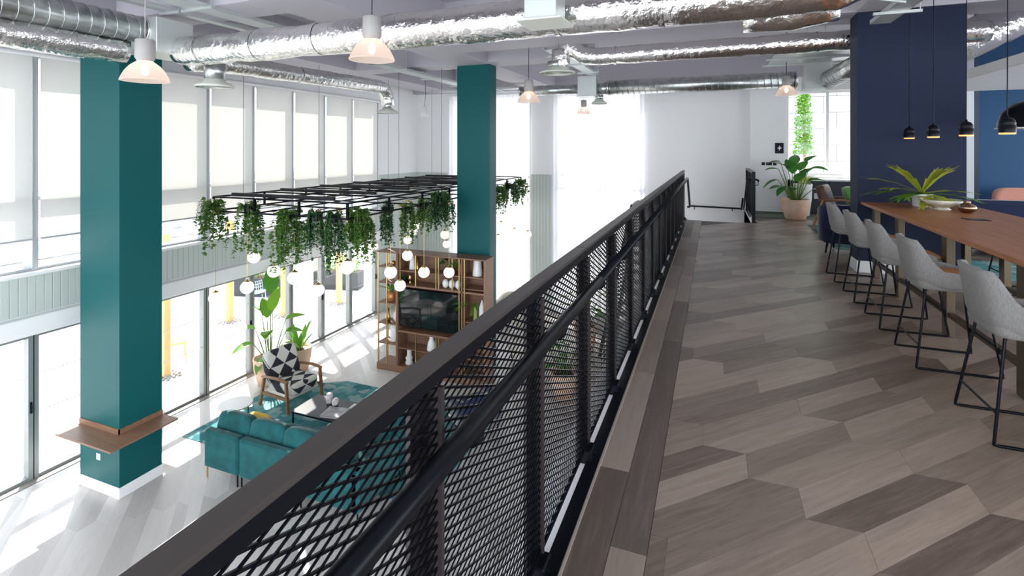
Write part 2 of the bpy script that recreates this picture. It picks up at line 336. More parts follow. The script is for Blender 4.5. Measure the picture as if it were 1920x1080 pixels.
for i in range(16):
    for zz in (.95, 1.5): dots.add([(0, .12+i*.055+.014*math.cos(k*PI/3), zz+.014*math.sin(k*PI/3)) for k in range(6)], [tuple(range(6))])
DOTS = dots.mesh('manifestation_dots', TRIMW)
for i in range(len(M)-1):
    y0, y1 = M[i], M[i+1]; w = y1-y0
    win = struct(thing('window_%d' % (i+1), 'tall upper window bay, %s from the left of the row' % ORD[i], 'window', (XW, y0, 0))); del win['category']
    f = MB()
    f.box(-.26, 0, 0, .035, 3.03, 6.16); f.box(-.26, 0, w-.035, w, 3.03, 6.16); f.box(-.24, -.02, .035, w-.035, 6.10, 6.16); f.box(-.24, -.02, .035, w-.035, 3.03, 3.07); f.box(-.22, -.03, .035, w-.035, 4.04, 4.10)
    f.build('frame', FRAMEW, win)
    MB().box(-.205, -.197, .035, w-.035, 4.10, 6.10).build('pane', GLASS, win); MB().box(-.205, -.197, .035, w-.035, 3.07, 4.04).build('pane', GLASS, win)
    bl = thing('roller_blind', 'white roller blind drawn down over the %s tall upper window from the left' % ORD[i], 'blind', (XW+.02, y0, 0), group='roller blinds')
    MB().box(0, .003, .05, w-.05, 3.50, 6.12).build('fabric', BLIND, bl); MB().cbox(-.008, .012, .05, w-.05, 3.475, 3.50, .004).build('hem_bar', FRAMEW, bl)
    dr = struct(thing('door_%d' % (i+1), 'glazed sliding door leaf, %s from the left of the row' % ORD[i], 'door', (XW, y0, 0))); del dr['category']
    f = MB(); f.box(-.16, -.04, .005, .062, 0, 2.13); f.box(-.16, -.04, w-.062, w-.005, 0, 2.13); f.box(-.15, -.05, .062, w-.062, 2.06, 2.13); f.box(-.15, -.05, .062, w-.062, .0, .055)
    f.build('frame', ALU, dr); MB().box(-.105, -.095, .062, w-.062, .055, 2.06).build('pane', GLASS, dr)
    MB().box(-.045, -.04, .0, .008, 0, 2.13).build('seal', BLACK, dr)
    if i in (3, 6, 8, 10, 2):
        h = MB(); h.box(-.04, -.02, w-.045, w-.025, .98, 1.14); h.tube([(-.03, w-.035, 1.1), (-.0, w-.035, 1.1), (.0, w-.035, 1.0), (-.03, w-.035, 1.0)], .007, 6); h.build('handle', BLACK, dr)
    if w > .8: put('manifestation_dots', DOTS, dr, (-.09, .04, 0))
struct(MB().box(-9.3, -9.02, 1.15, 12.46, -.009, .012).build('trim_7', mat('threshold', (.22,.20,.18), .5)), 'dark threshold along the glass doors')

# ================================================================ BACK WALL
YB = 14.6
bw = MB()
for x0, x1, z0, z1 in ((-9.4,-7.85,0,7.28), (-7.85,-5.15,6.4,7.28), (-5.15,-4.42,0,7.28), (-4.42,-1.85,6.4,7.28), (-1.85,1.71,0,7.28), (1.71,3.4,0,4.12), (1.71,3.4,6.22,7.28), (3.4,8,0,7.28)): bw.box(x0, x1, YB, YB+.3, z0, z1)
bwo = struct(bw.build('wall_back', WHITE), 'white back wall with tall curtained windows')
bd3 = MB().cbox(.002, .098, -.018, 0, 0, 4.0, .004).mesh('panel_board', SAGE)
for x0, n in ((-9.08, 12), (-5.15, 7)):
    for i in range(n): put('panel_board', bd3, bwo, (x0+i*.1, YB, 0))
MB().box(.86, 1.71, 14.3, YB, MZ, 6.54).build('pier', WHITE, bwo)
struct(MB().cbox(.86, 1.72, 14.28, 14.3, MZ, MZ+.17, .005).build('baseboard_back', TRIMW), 'white skirting board below the wall sockets')
def big_window(idx, x0, x1, z0, z1, vs_, hs, label):
    w = struct(thing('window_%d' % idx, label, 'window', ((x0+x1)/2, YB+.12, z0))); del w['category']; cx = (x0+x1)/2
    f = MB(); t = .06
    for x in [x0+t/2]+list(vs_)+[x1-t/2]: f.box(x-cx-t/2, x-cx+t/2, -.06, .06, 0, z1-z0)
    for z in [z0+t/2]+list(hs)+[z1-t/2]: f.box(x0-cx, x1-cx, -.05, .05, z-z0-t/2, z-z0+t/2)
    f.build('frame', FRAMEW if idx < 14 else TRIMW, w); xs = [x0]+list(vs_)+[x1]; zs = [z0]+list(hs)+[z1]
    for i in range(len(xs)-1):
        for k in range(len(zs)-1): MB().box(xs[i]-cx+.03, xs[i+1]-cx-.03, -.004, .004, zs[k]-z0+.03, zs[k+1]-z0-.03).build('pane', GLASS, w)
big_window(12, -7.85, -5.15, 0, 6.4, (-6.5,), (2.2, 3.9), 'tall back window behind the sheer curtain left of the rear teal column')
big_window(13, -4.42, -1.85, 0, 6.4, (-3.1,), (2.2, 3.6, 4.0), 'tall back window behind the wide sheer curtain')
big_window(14, 1.71, 3.4, 4.12, 6.22, (2.62,), (), 'white framed window above the charcoal cabinets')
def curtain(x0, x1, label):
    n = int((x1-x0)*46); v = []; f = []
    for i in range(n+1):
        x = x0+(x1-x0)*i/n; d = .045*math.sin(i*.83)+.02*math.sin(i*.31+1)
        v += [(x, YB-.16+d, .03), (x, YB-.16+d*.7, 6.42)]
    for i in range(n): f.append((2*i, 2*i+2, 2*i+3, 2*i+1))
    t = thing('sheer_curtain', label, 'curtain', group='sheer curtains'); MB().add(v, f).build('fabric', SHEER, t, True)
    MB().box(x0-.05, x1+.05, YB-.2, YB-.11, 6.42, 6.46).build('curtain_track', TRIMW, t)
curtain(-7.9, -5.17, 'sheer white curtain hanging left of and behind the rear teal column'); curtain(-4.44, -1.78, 'wide sheer white curtain between sage panelling and white wall')

# ================================================================ COLUMNS
def column(x0, x1, y0, y1, z0, label, m, name='column'):
    c = thing(name, label, 'column', ((x0+x1)/2, (y0+y1)/2, z0)); cx, cy = (x0+x1)/2, (y0+y1)/2
    b = MB(); b.box(x0-cx, x1-cx, y0-cy, y1-cy, 0, 6.54-z0)
    b.build('shaft', m, c)
    MB().cbox(x0-cx-.012, x1-cx+.012, y0-cy-.012, y1-cy+.012, 0, .15, .005).build('skirting', TRIMW, c)
    return c
c1 = column(-8.41, -7.55, 4.54, 5.12, 0, 'large teal column with a walnut ledge around its base', TEALP)
lg = MB(); lg.prism([(-.40,-.60), (.76-.0,-.60), (.76,.30), (.43,.30), (.43,-.29), (-.40,-.29)], .86, .885); lg.build('ledge', WALX, c1)
lg = MB(); lg.box(-.43, .445, -.305, -.29, .885, .955); lg.box(.43, .445, -.305, .29, .885, .955); lg.build('ledge_upstand', WALX, c1)
for yy in (-.05, .18): MB().box(.43, .60, yy, yy+.03, .80, .86).build('bracket', TRIMW, c1)
MB().cbox(-.06, .03, -.297, -.29, .44, .53, .002).build('socket', GALVB, c1)
c2 = column(-5.09, -4.33, 9.73, 10.07, 0, 'teal column rising behind the walnut media shelving', TEALP)
c3 = column(1.72, 2.84, 7.76, 8.13, MZ, 'textured navy column at the end of the long table', BLUEP)

# ================================================================ RIGHT-HAND ZONE SHELL
struct(MB().box(4.39, 8, 11.5, 11.7, MZ, 7.28).build('wall_blue', BLUEW), 'deep blue wall behind the pink armchair')
struct(MB().cbox(3.46, 8, 4.5, 11.5, 5.81, 5.95, .01).build('ceiling_raft', SOFFIT), 'white lowered ceiling raft at the right edge')
struct(MB().box(.74, .86, 12, 14.6, 0, MZ-.0).build('wall_stair', WHITE), 'white side wall of the stairwell below the black balusters')
struct(MB().box(3.4, 3.5, 14.0, 14.6, MZ, 6.5).build('wall_reveal', WHITE))
# ================================================================ OUTSIDE
struct(MB().box(-60, -9.4, -30, 60, -.25, -.02).build('ground_terrace', CONC), 'pale sunlit paving of the terrace outside')
struct(MB().box(-9.4, 40, 14.9, 60, -.25, -.02).build('ground_street', CONC), 'pale ground beyond the back wall')
# ================================================================ BALUSTRADE
bal = thing('balustrade', 'long black expanded-metal balustrade along the mezzanine edge', 'balustrade', (-.62, 0, MZ))
for y0, y1 in ((-1.2, 2.52), (2.524, 12.02)):
    MB().cbox(-.03, .028, y0, y1, 1.086, 1.10, .003).build('top_rail', BRONZE, bal)
    MB().box(-.026, .022, y0, y1, 1.05, 1.086).build('top_flange', BLACK, bal)
PITCH = .78; P0 = 1.04-3*PITCH
post = MB().box(-.035, -.023, -.04, .04, -.3, 1.03); post.box(-.035, .02, .03, .042, -.3, 1.03); POST = post.mesh('post', POSTM)
foot = MB().cbox(-.035, .045, -.045, .05, -.01, .06, .006); foot.tube([(.03, 0, .03), (.055, 0, .03)], .008, 6); FOOT = foot.mesh('foot', BLACK)
def strands(L, H, lw, sw, w=.0062, t=.0035):      # expanded metal sheet: stacked zigzag strands in the YZ plane
    b = MB(); nz = int(round(H/(sw/2))); ny = int(round(L/(lw/2)))
    for k in range(nz+1):
        vs_ = []; fs = []
        for i in range(ny+1):
            z = k*sw/2 + (sw/4-.0014)*(1 if (i+k) % 2 else -1); y = i*lw/2
            for dx, dz in ((-t, -w/2), (t*.2, -w/2), (t, w/2), (-t*.2, w/2)): vs_.append((dx, y, z+dz))
        for i in range(ny):
            for q in range(4): fs.append((i*4+q, i*4+(q+1) % 4, i*4+4+(q+1) % 4, i*4+4+q))
        b.add(vs_, fs)
    return b
NP = int((12.02-P0)/PITCH)+1
MESHP = strands(PITCH, .98, PITCH/12, .027, .0075).mesh('mesh_panel', BLACK)
br = MB(); br.tube([(.005, 0, .84), (.05, 0, .84), (.072, 0, .862), (.075, 0, .90)], .007, 6); br.tube([(.0, 0, .84), (.012, 0, .84)], .022, 10); BRK = br.mesh('rail_bracket', BLACK)
for i in range(NP):
    y = P0+i*PITCH
    put('post', POST, bal, (0, y, 0)); put('foot', FOOT, bal, (0, y, 0))
    if i < NP-1:
        o = put('mesh_panel', MESHP, bal, (.006, y, .075)); o['kind'] = 'stuff'
    MB().box(.0, .012, y, min(y+PITCH, 12.02), .055, .075).build('bottom_bar', BLACK, bal)
hr = MB().tube([(.075, -1.2, .92), (.075, 2.6, .92)], .0255, 14).build('handrail', BLACK, bal, True)
hr2 = MB().tube([(.075, 2.606, .92), (.075, 12.05, .92), (.075, 12.12, .90), (.075, 13.3, .16), (.06, 13.36, .14), (.01, 13.36, .14)], .0255, 14).build('handrail', BLACK, bal, True)
for i in range(NP):
    y = P0+i*PITCH+.14
    put('rail_bracket', BRK, hr if y < 2.6 else hr2, (0, y, 0))

# ================================================================ STAIRCASE
st = thing('staircase', 'dark steel staircase with timber treads behind the balustrade', 'staircase', (-.6, 12, 0))
RZ = .168; GO = .28
for i in range(4): MB().cbox(.08, 1.32, .02+i*GO, .02+(i+1)*GO+.02, MZ-(i+1)*RZ-.04, MZ-(i+1)*RZ, .006).build('tread', WALX, st)
LZ = MZ-5*RZ
MB().cbox(-1.38, 1.32, 1.16, 2.36, LZ-.06, LZ, .006).build('landing', WALX, st)
for i in range(13): MB().cbox(-1.30, -.17, 1.16-(i+1)*GO, 1.18-i*GO, LZ-(i+1)*RZ-.04, LZ-(i+1)*RZ, .006).build('tread', BROWNW, st)
for x in (-1.34, -.14):
    MB().bar((x, 1.2, LZ-.08), (x, 1.16-14*GO, -.02), .03, .28).build('stringer', BLACK, st)
MB().bar((.06, -.0, MZ-.12), (.06, 1.2, LZ-.05), .03, .26).build('stringer', BLACK, st)
zt = lambda y: LZ+(y-1.16)*RZ/GO
for i in range(26):
    y = 1.1-i*.145; MB().box(-1.345, -1.333, y-.006, y+.006, zt(y)+.02, zt(y)+.92).build('baluster', BLACK, st)
MB().bar((-1.34, 1.2, zt(1.2)+.95), (-1.34, -2.7, zt(-2.7)+.95), .05, .05).build('stair_rail', BLACK, st)
MB().bar((-1.34, 1.2, zt(1.2)+.95), (-1.34, 2.5, zt(1.2)+.95), .05, .05).build('stair_rail', BLACK, st)
for i in range(8): MB().box(-1.345, -1.333, 1.3+i*.15, 1.312+i*.15, LZ, zt(1.2)+.93).build('baluster', BLACK, st)
# handrail fixed to the back wall of the stairwell
wr = thing('wall_handrail', 'black round handrail fixed low on the white back wall', 'handrail', (-.6, YB, 3.24))
MB().tube([(.0, -.07, .0), (1.22, -.07, -.02), (1.27, -.11, -.03), (1.27, -.7, .30)], .022, 10).build('rail', BLACK, wr, True)
for x in (.12, 1.05): MB().tube([(x, -.0, -.09), (x, -.02, -.09), (x, -.07, -.07), (x, -.07, -.02)], .012, 8).build('rail_bracket', BLACK, wr)
# short balustrade on the right of the stairwell
sb = thing('stair_guard', 'short black barred guard rail beside the terracotta planter', 'railing', (.79, 12, MZ))
for y in (.03, 2.22): MB().cbox(-.035, .035, y-.03, y+.03, -.15, 1.05, .004).build('post', BLACK, sb)
MB().box(-.035, .035, 0, 2.26, 1.05, 1.09).build('top_rail', BLACK, sb); MB().box(-.02, .02, .06, 2.2, .08, .11).build('bottom_bar', BLACK, sb)
for i in range(14): MB().box(-.006, .006, .17+i*.145, .182+i*.145, .11, 1.05).build('baluster', BLACK, sb)
MB().tube([(.09, 0, .90), (.09, .4, .90), (-.09, .45, .90), (-.1, .6, .86), (-.1, 1.9, .08)], .021, 10).build('handrail', BLACK, sb, True)
MB().tube([(.0, .05, .80), (.09, .05, .80), (.09, .02, .88)], .009, 6).build('rail_bracket', BLACK, sb)

# ================================================================ DUCTS
def rough_tube(pts, r, n=20, seg=.09, amp=.03, ring=1.0):      # lumpy foil sleeve with taped rings
    P = [Vector(p) for p in pts]; dense = [P[0]]
    for a, b in zip(P, P[1:]):
        m = max(1, int((b-a).length/seg))
        for i in range(1, m+1): dense.append(a.lerp(b, i/m))
    rr = []; s = 0
    for i, p in enumerate(dense):
        if i: s += (p-dense[i-1]).length
        ph = (s % ring)/ring; rr.append(r*(1+amp*random.uniform(-1, 1)+amp*1.3*math.sin(PI*ph)-(.06 if ph < .06 or ph > .94 else 0)))
    return MB().tube(dense, rr, n)
def tape(b, p, d, r):
    b.tube([Vector(p)-Vector(d)*.02, Vector(p)+Vector(d)*.02], r, 20, caps=False)
def foil_duct(label, pts, r, rings=(), loc=(0,0,0)):
    t = thing('foil_duct', label, 'duct', loc); rough_tube(pts, r).build('sleeve', FOIL, t, True)
    if rings:
        for p, d in rings: b = MB(); tape(b, p, d, r*1.045); b.build('tape_band', FOIL, t, True)
    return t
def spiral_duct(name, label, a, b, r):
    a, b = Vector(a), Vector(b); t = thing(name, label, 'duct'); L = (b-a).length; d = (b-a).normalized()
    MB().tube([a, b], r, 28).build('pipe', GALV, t, True); g = MB(); n = int(L/.13)
    up = d.orthogonal().normalized(); s = d.cross(up); pts = []
    for i in range(n*16+1): an = 2*PI*i/16; pts.append(a+d*(L*i/(n*16))+(up*math.cos(an)+s*math.sin(an))*(r+.002))
    g.tube(pts, .005, 4); g.build('seam', GALV, t, True)
    for q in (a, b): MB().tube([q-d*.02, q+d*.02], r*1.05, 28).build('collar', GALV, t, True)
    return t
def diffuser(label, x, y, z, r, stem, sr):
    t = thing('ceiling_diffuser', label, 'air diffuser', (x, y, z), group='round air diffusers')
    MB().lathe([(sr, .10), (sr, .10+stem)], 20).build('neck', GALV, t, True)
    MB().lathe([(r*.96, 0), (r, .012), (r*.97, .03), (r*.6, .075), (sr*1.02, .11), (sr*.8, .11)], 32, caps=False).build('cone', DIFF, t, True)
    for k in (.78, .52, .27): MB().lathe([(r*k, .002), (r*k*.9, .03), (r*k*.82, .03), (r*k*.93, .0)], 28, caps=False).build('ring', DIFF, t, True)
# main foil duct along X
foil_duct('largest foil-wrapped duct crossing the whole ceiling', [(-6.45, 4.62, 6.05), (-5.6, 4.6, 6.03), (.55, 4.6, 6.03), (.85, 4.62, 6.05), (1.15, 4.8, 6.2), (1.3, 5.1, 6.4)], .18, [((-6.0+i*.93, 4.6, 6.03), (1,0,0)) for i in range(7)])
foil_duct('bulging loose foil sleeve end above the spiral duct box', [(.25, 5.0, 5.96), (.6, 4.97, 5.95), (.95, 4.95, 6.0)], .14)
bx = thing('duct_plenum', 'grey sheet-metal plenum box above the front teal column', 'duct box', (-6.62, 4.5, 6.0))
MB().cbox(-.24, .24, -.24, .24, 0, .42, .006).build('casing', GALVB, bx); MB().box(-.27, .27, -.27, .27, -.02, 0).build('base_flange', DIFF, bx)
spiral_duct('spiral_duct', 'shiny spiral-seamed duct running out of the top left corner', (-6.66, .6, 6.27), (-6.66, 4.26, 6.27), .165)
foil_duct('foil-wrapped duct just below the spiral duct at top left', [(-6.75, .8, 5.98), (-6.75, 4.1, 5.98)], .15)
foil_duct('foil duct running along the upper windows to the far diffuser', [(-6.62, 4.85, 5.97), (-6.62, 5.4, 6.02), (-6.62, 9.1, 6.1)]+[(-6.62, 9.1+.3*math.sin(a), 5.8+.3*math.cos(a)) for a in (.3, .7, 1.1, PI/2)]+[(-6.62, 9.4, 5.72)], .135, [((-6.62, 5.6+i*.62, 6.03+i*.012), (0,1,0)) for i in range(6)])
diffuser('round diffuser at the end of the foil duct beside the windows', -6.62, 9.4, 5.55, .24, .14, .1)
diffuser('round diffuser half hidden behind the lamp by the front teal column', -6.32, 5.0, 5.62, .24, .24, .13)
foil_duct('shorter foil duct passing behind the navy column', [(-2.42, 8.4, 6.12), (-2.42, 8.4, 6.46)]+[], .15)
foil_duct('foil duct with a bent end above the round diffuser', [(-2.42, 8.4, 6.5), (-2.25, 8.4, 6.5), (-2.02, 8.4, 6.34), (-1.8, 8.4, 6.31), (3.3, 8.4, 6.31)], .14, [((-1.5+i*.72, 8.4, 6.31), (1,0,0)) for i in range(6)])
diffuser('large round diffuser hanging right of the rear teal column', -2.48, 8.4, 6.06, .31, .1, .17)
foil_duct('ribbed foil duct rising right of the navy column', [(2.75, 8.9, 6.16), (3.2, 9.0, 6.26), (3.8, 9.2, 6.55), (4.1, 9.3, 6.75)], .26)
spiral_duct('spiral_duct', 'thin spiral duct left of the small plenum box near the curtain', (-4.6, 12.3, 6.24), (-3.05, 12.3, 6.24), .125)
spiral_duct('spiral_duct', 'wide spiral duct running along the white back wall', (-2.35, 12.3, 6.24), (1.62, 12.3, 6.24), .175)
def plenum(label, x0, x1, y0, y1, z0, z1):
    t = thing('duct_plenum', label, 'duct box', ((x0+x1)/2, (y0+y1)/2, z0)); hx, hy = (x1-x0)/2, (y1-y0)/2
    MB().cbox(-hx, hx, -hy, hy, 0, z1-z0, .006).build('casing', GALVB, t); MB().box(-hx-.03, hx+.03, -hy-.03, hy+.03, -.015, 0).build('base_flange', GALVB, t)
    for s in (-1, 1): MB().box(s*hx*.7-.004, s*hx*.7+.004, -.004, .004, z1-z0, 7.28-z0).build('hanger_rod', GALVB, t)
plenum('small square plenum box in front of the wide curtain', -3.05, -2.6, 12.05, 12.5, 6.05, 6.52)
MB_ = thing('duct_reducer', 'conical reducer between small plenum and wide spiral duct', 'duct'); MB().tube([(-2.62, 12.3, 6.22), (-2.34, 12.3, 6.24)], [.11, .18], 24).build('cone', GALV, MB_, True)
diffuser('small round diffuser below the small square plenum box', -2.58, 12.3, 5.86, .19, .12, .1)
plenum('square plenum box left of the navy column', 1.65, 2.1, 11.3, 11.75, 5.95, 6.45)
spiral_duct('spiral_duct', 'spiral duct sloping up toward the navy column', (2.05, 11.4, 6.1), (2.3, 9.6, 6.22), .17)
# flat duct slung over the plenum
fd = thing('flat_duct', 'flat galvanised duct with hanger bars under the ceiling left of navy column', 'duct', (1.5, 10.6, 6.44))
MB().cbox(-.5, .9, -.9, .9, 0, .09, .01).build('casing', GALV, fd)
for yy in (-.75, .0, .75): MB().box(-.6, 1.0, yy-.02, yy+.02, -.03, 0).build('hanger_bar', GALVB, fd)
# foil branch bellows box by the main duct
ab = thing('air_valve', 'square white-faced air valve box under the main foil duct', 'air valve', (-1.35, 4.2, 5.86))
MB().cbox(-.14, .14, -.14, .14, .02, .34, .005).build('casing', GALVB, ab); MB().cbox(-.2, .2, -.2, .2, 0, .02, .005).build('face_plate', DIFF, ab)
MB().tube([(-.2, -.05, .27), (-.1, -.05, .27)], .05, 14).build('spigot', BLACK, ab, True); MB().box(-.005, .005, -.005, .005, .34, .9).build('hanger_rod', GALVB, ab)
# cable trays
def tray(label, x0, x1, y0, y1, z):
    t = thing('cable_tray', label, 'cable tray', ((x0+x1)/2, (y0+y1)/2, z), group='cable trays'); hx, hy = (x1-x0)/2, (y1-y0)/2
    MB().box(-hx, hx, -hy, hy, 0, .006).build('tray_bed', GALVB, t); lx = hx > hy
    for s in (-1, 1):
        if lx: MB().box(-hx, hx, s*hy-.005, s*hy+.005, 0, .05).build('side_flange', GALVB, t)
        else: MB().box(s*hx-.005, s*hx+.005, -hy, hy, 0, .05).build('side_flange', GALVB, t)
    n = max(2, int(max(2*hx, 2*hy)/1.1))
    for i in range(n):
        q = -max(hx, hy)+(i+.5)*2*max(hx, hy)/n
        if lx: MB().box(q-.02, q+.02, -hy-.12, hy+.12, -.03, 0).build('hanger_bar', GALVB, t); MB().box(q-.004, q+.004, hy+.1, hy+.108, 0, 7.28-z).build('hanger_rod', GALVB, t)
        else: MB().box(-hx-.12, hx+.12, q-.02, q+.02, -.03, 0).build('hanger_bar', GALVB, t); MB().box(hx+.1, hx+.108, q-.004, q+.004, 0, 7.28-z).build('hanger_rod', GALVB, t)
tray('cable tray under the ceiling at the top left above the main duct', -6.0, -5.72, 2.2, 6.6, 6.5)
tray('narrow cable tray beside the wider one at the top left', -6.4, -6.28, 2.2, 6.6, 6.5)
tray('cable tray left of the rear teal column', -6.3, -6.0, 8.3, 12.6, 6.42)
tray('cable tray above the far end of the hanging frame', -7.4, -4.8, 12.9, 13.1, 6.4)
tray('cable tray running back above the bent foil duct', -2.75, -2.5, 8.5, 11.9, 6.5)
tray('perforated cable tray in front of the navy column top', 1.75, 1.95, 2.4, 7.3, 6.28)
cd = thing('conduit_pipe', 'bent grey conduit reaching the navy column from the main duct', 'conduit'); MB().tube([(1.0, 5.6, 6.38), (1.3, 5.9, 6.36), (1.55, 6.1, 6.28), (1.78, 6.2, 6.26)], .018, 8).build('pipe', GALVB, cd, True)

# ================================================================ LAMPS
LN = ['beside the front teal column', 'below the main foil duct', 'right of the rear teal column', 'in front of the wide curtain', 'left of the navy column by the window']
LP = [(-5.09, 3.29, 5.44, .205), (-2.91, 3.89, 5.6, .205), (-3.0, 8.41, 5.59, .2), (-3.27, 13.6, 5.72, .19), (1.29, 11.0, 5.8, .19)]
bell = [(.99, .0), (1.0, .012), (.985, .025), (.93, .1), (.80, .22), (.60, .34), (.36, .43), (.28, .46)]
lamp0 = None
for (x, y, z, r), where in zip(LP, LN):
    lb = 'bell pendant lamp with frosted glass shade ' + where
    t = thing('bell_pendant', lb, 'lamp', (x, y, z), group='frosted bell pendants')
    MB().lathe([(a*r, h*r*2.1) for a, h in bell], 32, caps=False).build('shade', SHADE, t, True)
    MB().lathe([(.30*r, .93*r), (.34*r, .97*r), (.42*r, 1.1*r), (.40*r, 1.9*r), (.36*r, 1.95*r)], 20).build('cap', GREYC, t, True)
    MB().pillow((0, 0, .52*r), (.32*r, .32*r, .5*r), 1).build('bulb', BULB, t, True)
    MB().tube([(0, 0, 1.9*r), (.0, 0, 2.1*r), (.006, 0, 7.28-z)], .005, 5).build('cord', BLACK if z > 5.5 else GREYC, t)
sp = thing('hanging_speaker', 'small white bell-shaped speaker hanging left of the rear teal column', 'speaker', (-7.2, 11.9, 5.62))
MB().lathe([(.10, 0), (.105, .02), (.095, .15), (.06, .27), (.03, .30)], 24).build('body', CERAM, sp, True); MB().tube([(0, 0, .3), (.02, 0, .6), (0, 0, 1.66)], .005, 5).build('cord', BLACK, sp)
for i, yy in enumerate((7.52, 6.79, 6.02, 5.3)):
    t = thing('table_pendant', 'small black pendant lamp over the long table, %s from the navy column' % ORD[i], 'lamp', (2.2, yy, 4.92), group='black pendants over the table')
    MB().lathe([(.055, .0), (.056, .055), (.052, .06), (.052, .066), (.054, .07), (.05, .095), (.034, .118), (.012, .126), (.009, .145)], 24, caps=False).build('shade', BLACK, t, True)
    MB().lathe([(.046, -.012), (.052, -.010), (.052, .004), (.046, .006)], 20).build('glow_disc', WARM, t, True); MB().tube([(0, 0, .14), (.004, 0, 1.62)], .004, 5).build('cord', BLACK, t); MB().lathe([(.03, 1.59), (.03, 1.62)], 12).build('ceiling_rose', BLACK, t)
dm = thing('dome_pendant', 'large black dome pendant lamp cut by the right edge', 'lamp', (3.3, 7.3, 5.02))
MB().lathe([(.34, 0), (.335, .06), (.30, .17), (.22, .26), (.10, .315), (.03, .325)], 32, caps=False).build('shade', BLACK, dm, True); MB().lathe([(.36, -.012), (.36, .0), (.30, .0)], 32).build('rim', TRIMW, dm, True); MB().tube([(0, 0, .32), (0, 0, .79)], .005, 5).build('cord', BLACK, dm)
# ================================================================ HANGING FRAME
ZT, ZB = 3.95, 3.71; FX0, FX1, FY0, FY1 = -8.05, -5.2, 6.35, 13.9
hf = thing('overhead_trellis', 'black two-tier steel frame hung above the lounge', 'trellis', ((FX0+FX1)/2, (FY0+FY1)/2, ZB)); cx, cy = (FX0+FX1)/2, (FY0+FY1)/2
ys = [FY0+i*(FY1-FY0)/7 for i in range(8)]; xs = [FX0+i*(FX1-FX0)/3 for i in range(4)]
for z in (0, ZT-ZB):
    for x in (xs[0], xs[3])+((xs[1], xs[2]) if z == 0 else (xs[1]+.2,)): MB().box(x-cx-.014, x-cx+.014, FY0-cy, FY1-cy, z-.014, z+.014).build('long_bar', BLACK, hf)
    for y in ys: MB().box(FX0-cx, FX1-cx, y-cy-.013, y-cy+.013, z-.013, z+.013).build('cross_bar', BLACK, hf)
for x in xs:
    for y in ys:
        if x in (xs[0], xs[3]) or y in (ys[0], ys[7]): MB().box(x-cx-.016, x-cx+.016, y-cy-.016, y-cy+.016, 0, ZT-ZB).build('upright', BLACK, hf)
for i in range(7):
    y = FY0+.15+i*(FY1-FY0-.5)/6.6; MB().box(FX0+.28-cx, FX1-.38-cx, y-cy-.03, y-cy+.03, ZT-ZB+.014, ZT-ZB+.07).build('top_board', mat('board_%d' % i, (.02,.02,.022), .5) if i == 0 else bpy.data.materials['board_0'], hf)
for x, y in [(xs[0]+.35, q) for q in (ys[0]+.3, ys[2], ys[4]+.3, ys[6]+.3)]+[(-6.6, 9.8), (-5.5, 9.8)]:
    MB().tube([(x-cx, y-cy, ZT-ZB), (x-cx, y-cy, 6.535-ZB)], .0035, 4).build('suspension_wire', BLACK, hf)
# globes
GL = [(-8.03,6.37,2.2),(-7.37,6.44,2.43),(-7.81,6.97,2.8),(-7.16,6.81,2.64),(-6.32,6.43,2.69),(-6.44,7.09,2.31),(-7.9,9.1,3.04),(-5.25,6.41,2.96),(-6.77,8.89,2.32),(-7.88,10.6,2.34),(-5.26,7.56,2.62),(-5.57,8.31,2.17),(-5.92,9.1,2.56),(-7.47,11.5,2.38),(-7.82,12.33,2.46),(-7.93,12.7,2.57),(-5.22,8.6,2.39),(-4.9,9.02,2.32),(-6.18,11.16,2.65),(-6.96,12.67,2.1),(-5.54,13.23,2.63),(-5.24,13.5,2.42),(-4.95,13.8,2.32),(-5.56,13.06,2.29)]
GL.sort(key=lambda p: px(p[0], p[1]))
GM = MB().pillow((0,0,0), (.22,.22,.22), 1, 24).mesh('globe', OPAL, True); GC = MB().lathe([(.05, .093), (.048, .108), (.018, .118), (.012, .135)], 16).mesh('brass_cap', BRASS, True); GB = MB().lathe([(.045, 0), (.045, .035), (.012, .04)], 14).mesh('ceiling_cup', BRASS, True)
for i, (x, y, z) in enumerate(GL):
    t = thing('globe_pendant', 'opal glass globe pendant, %s from left of those under the black frame' % ORD[i], 'lamp', (x, y, z), group='opal globe pendants')
    put('globe', GM, t); put('brass_cap', GC, t); put('ceiling_cup', GB, t, (0, 0, ZB-z-.03)); MB().tube([(0,0,.13), (0,0,ZB-z-.03)], .0035, 5).build('cord', BRASS, t)
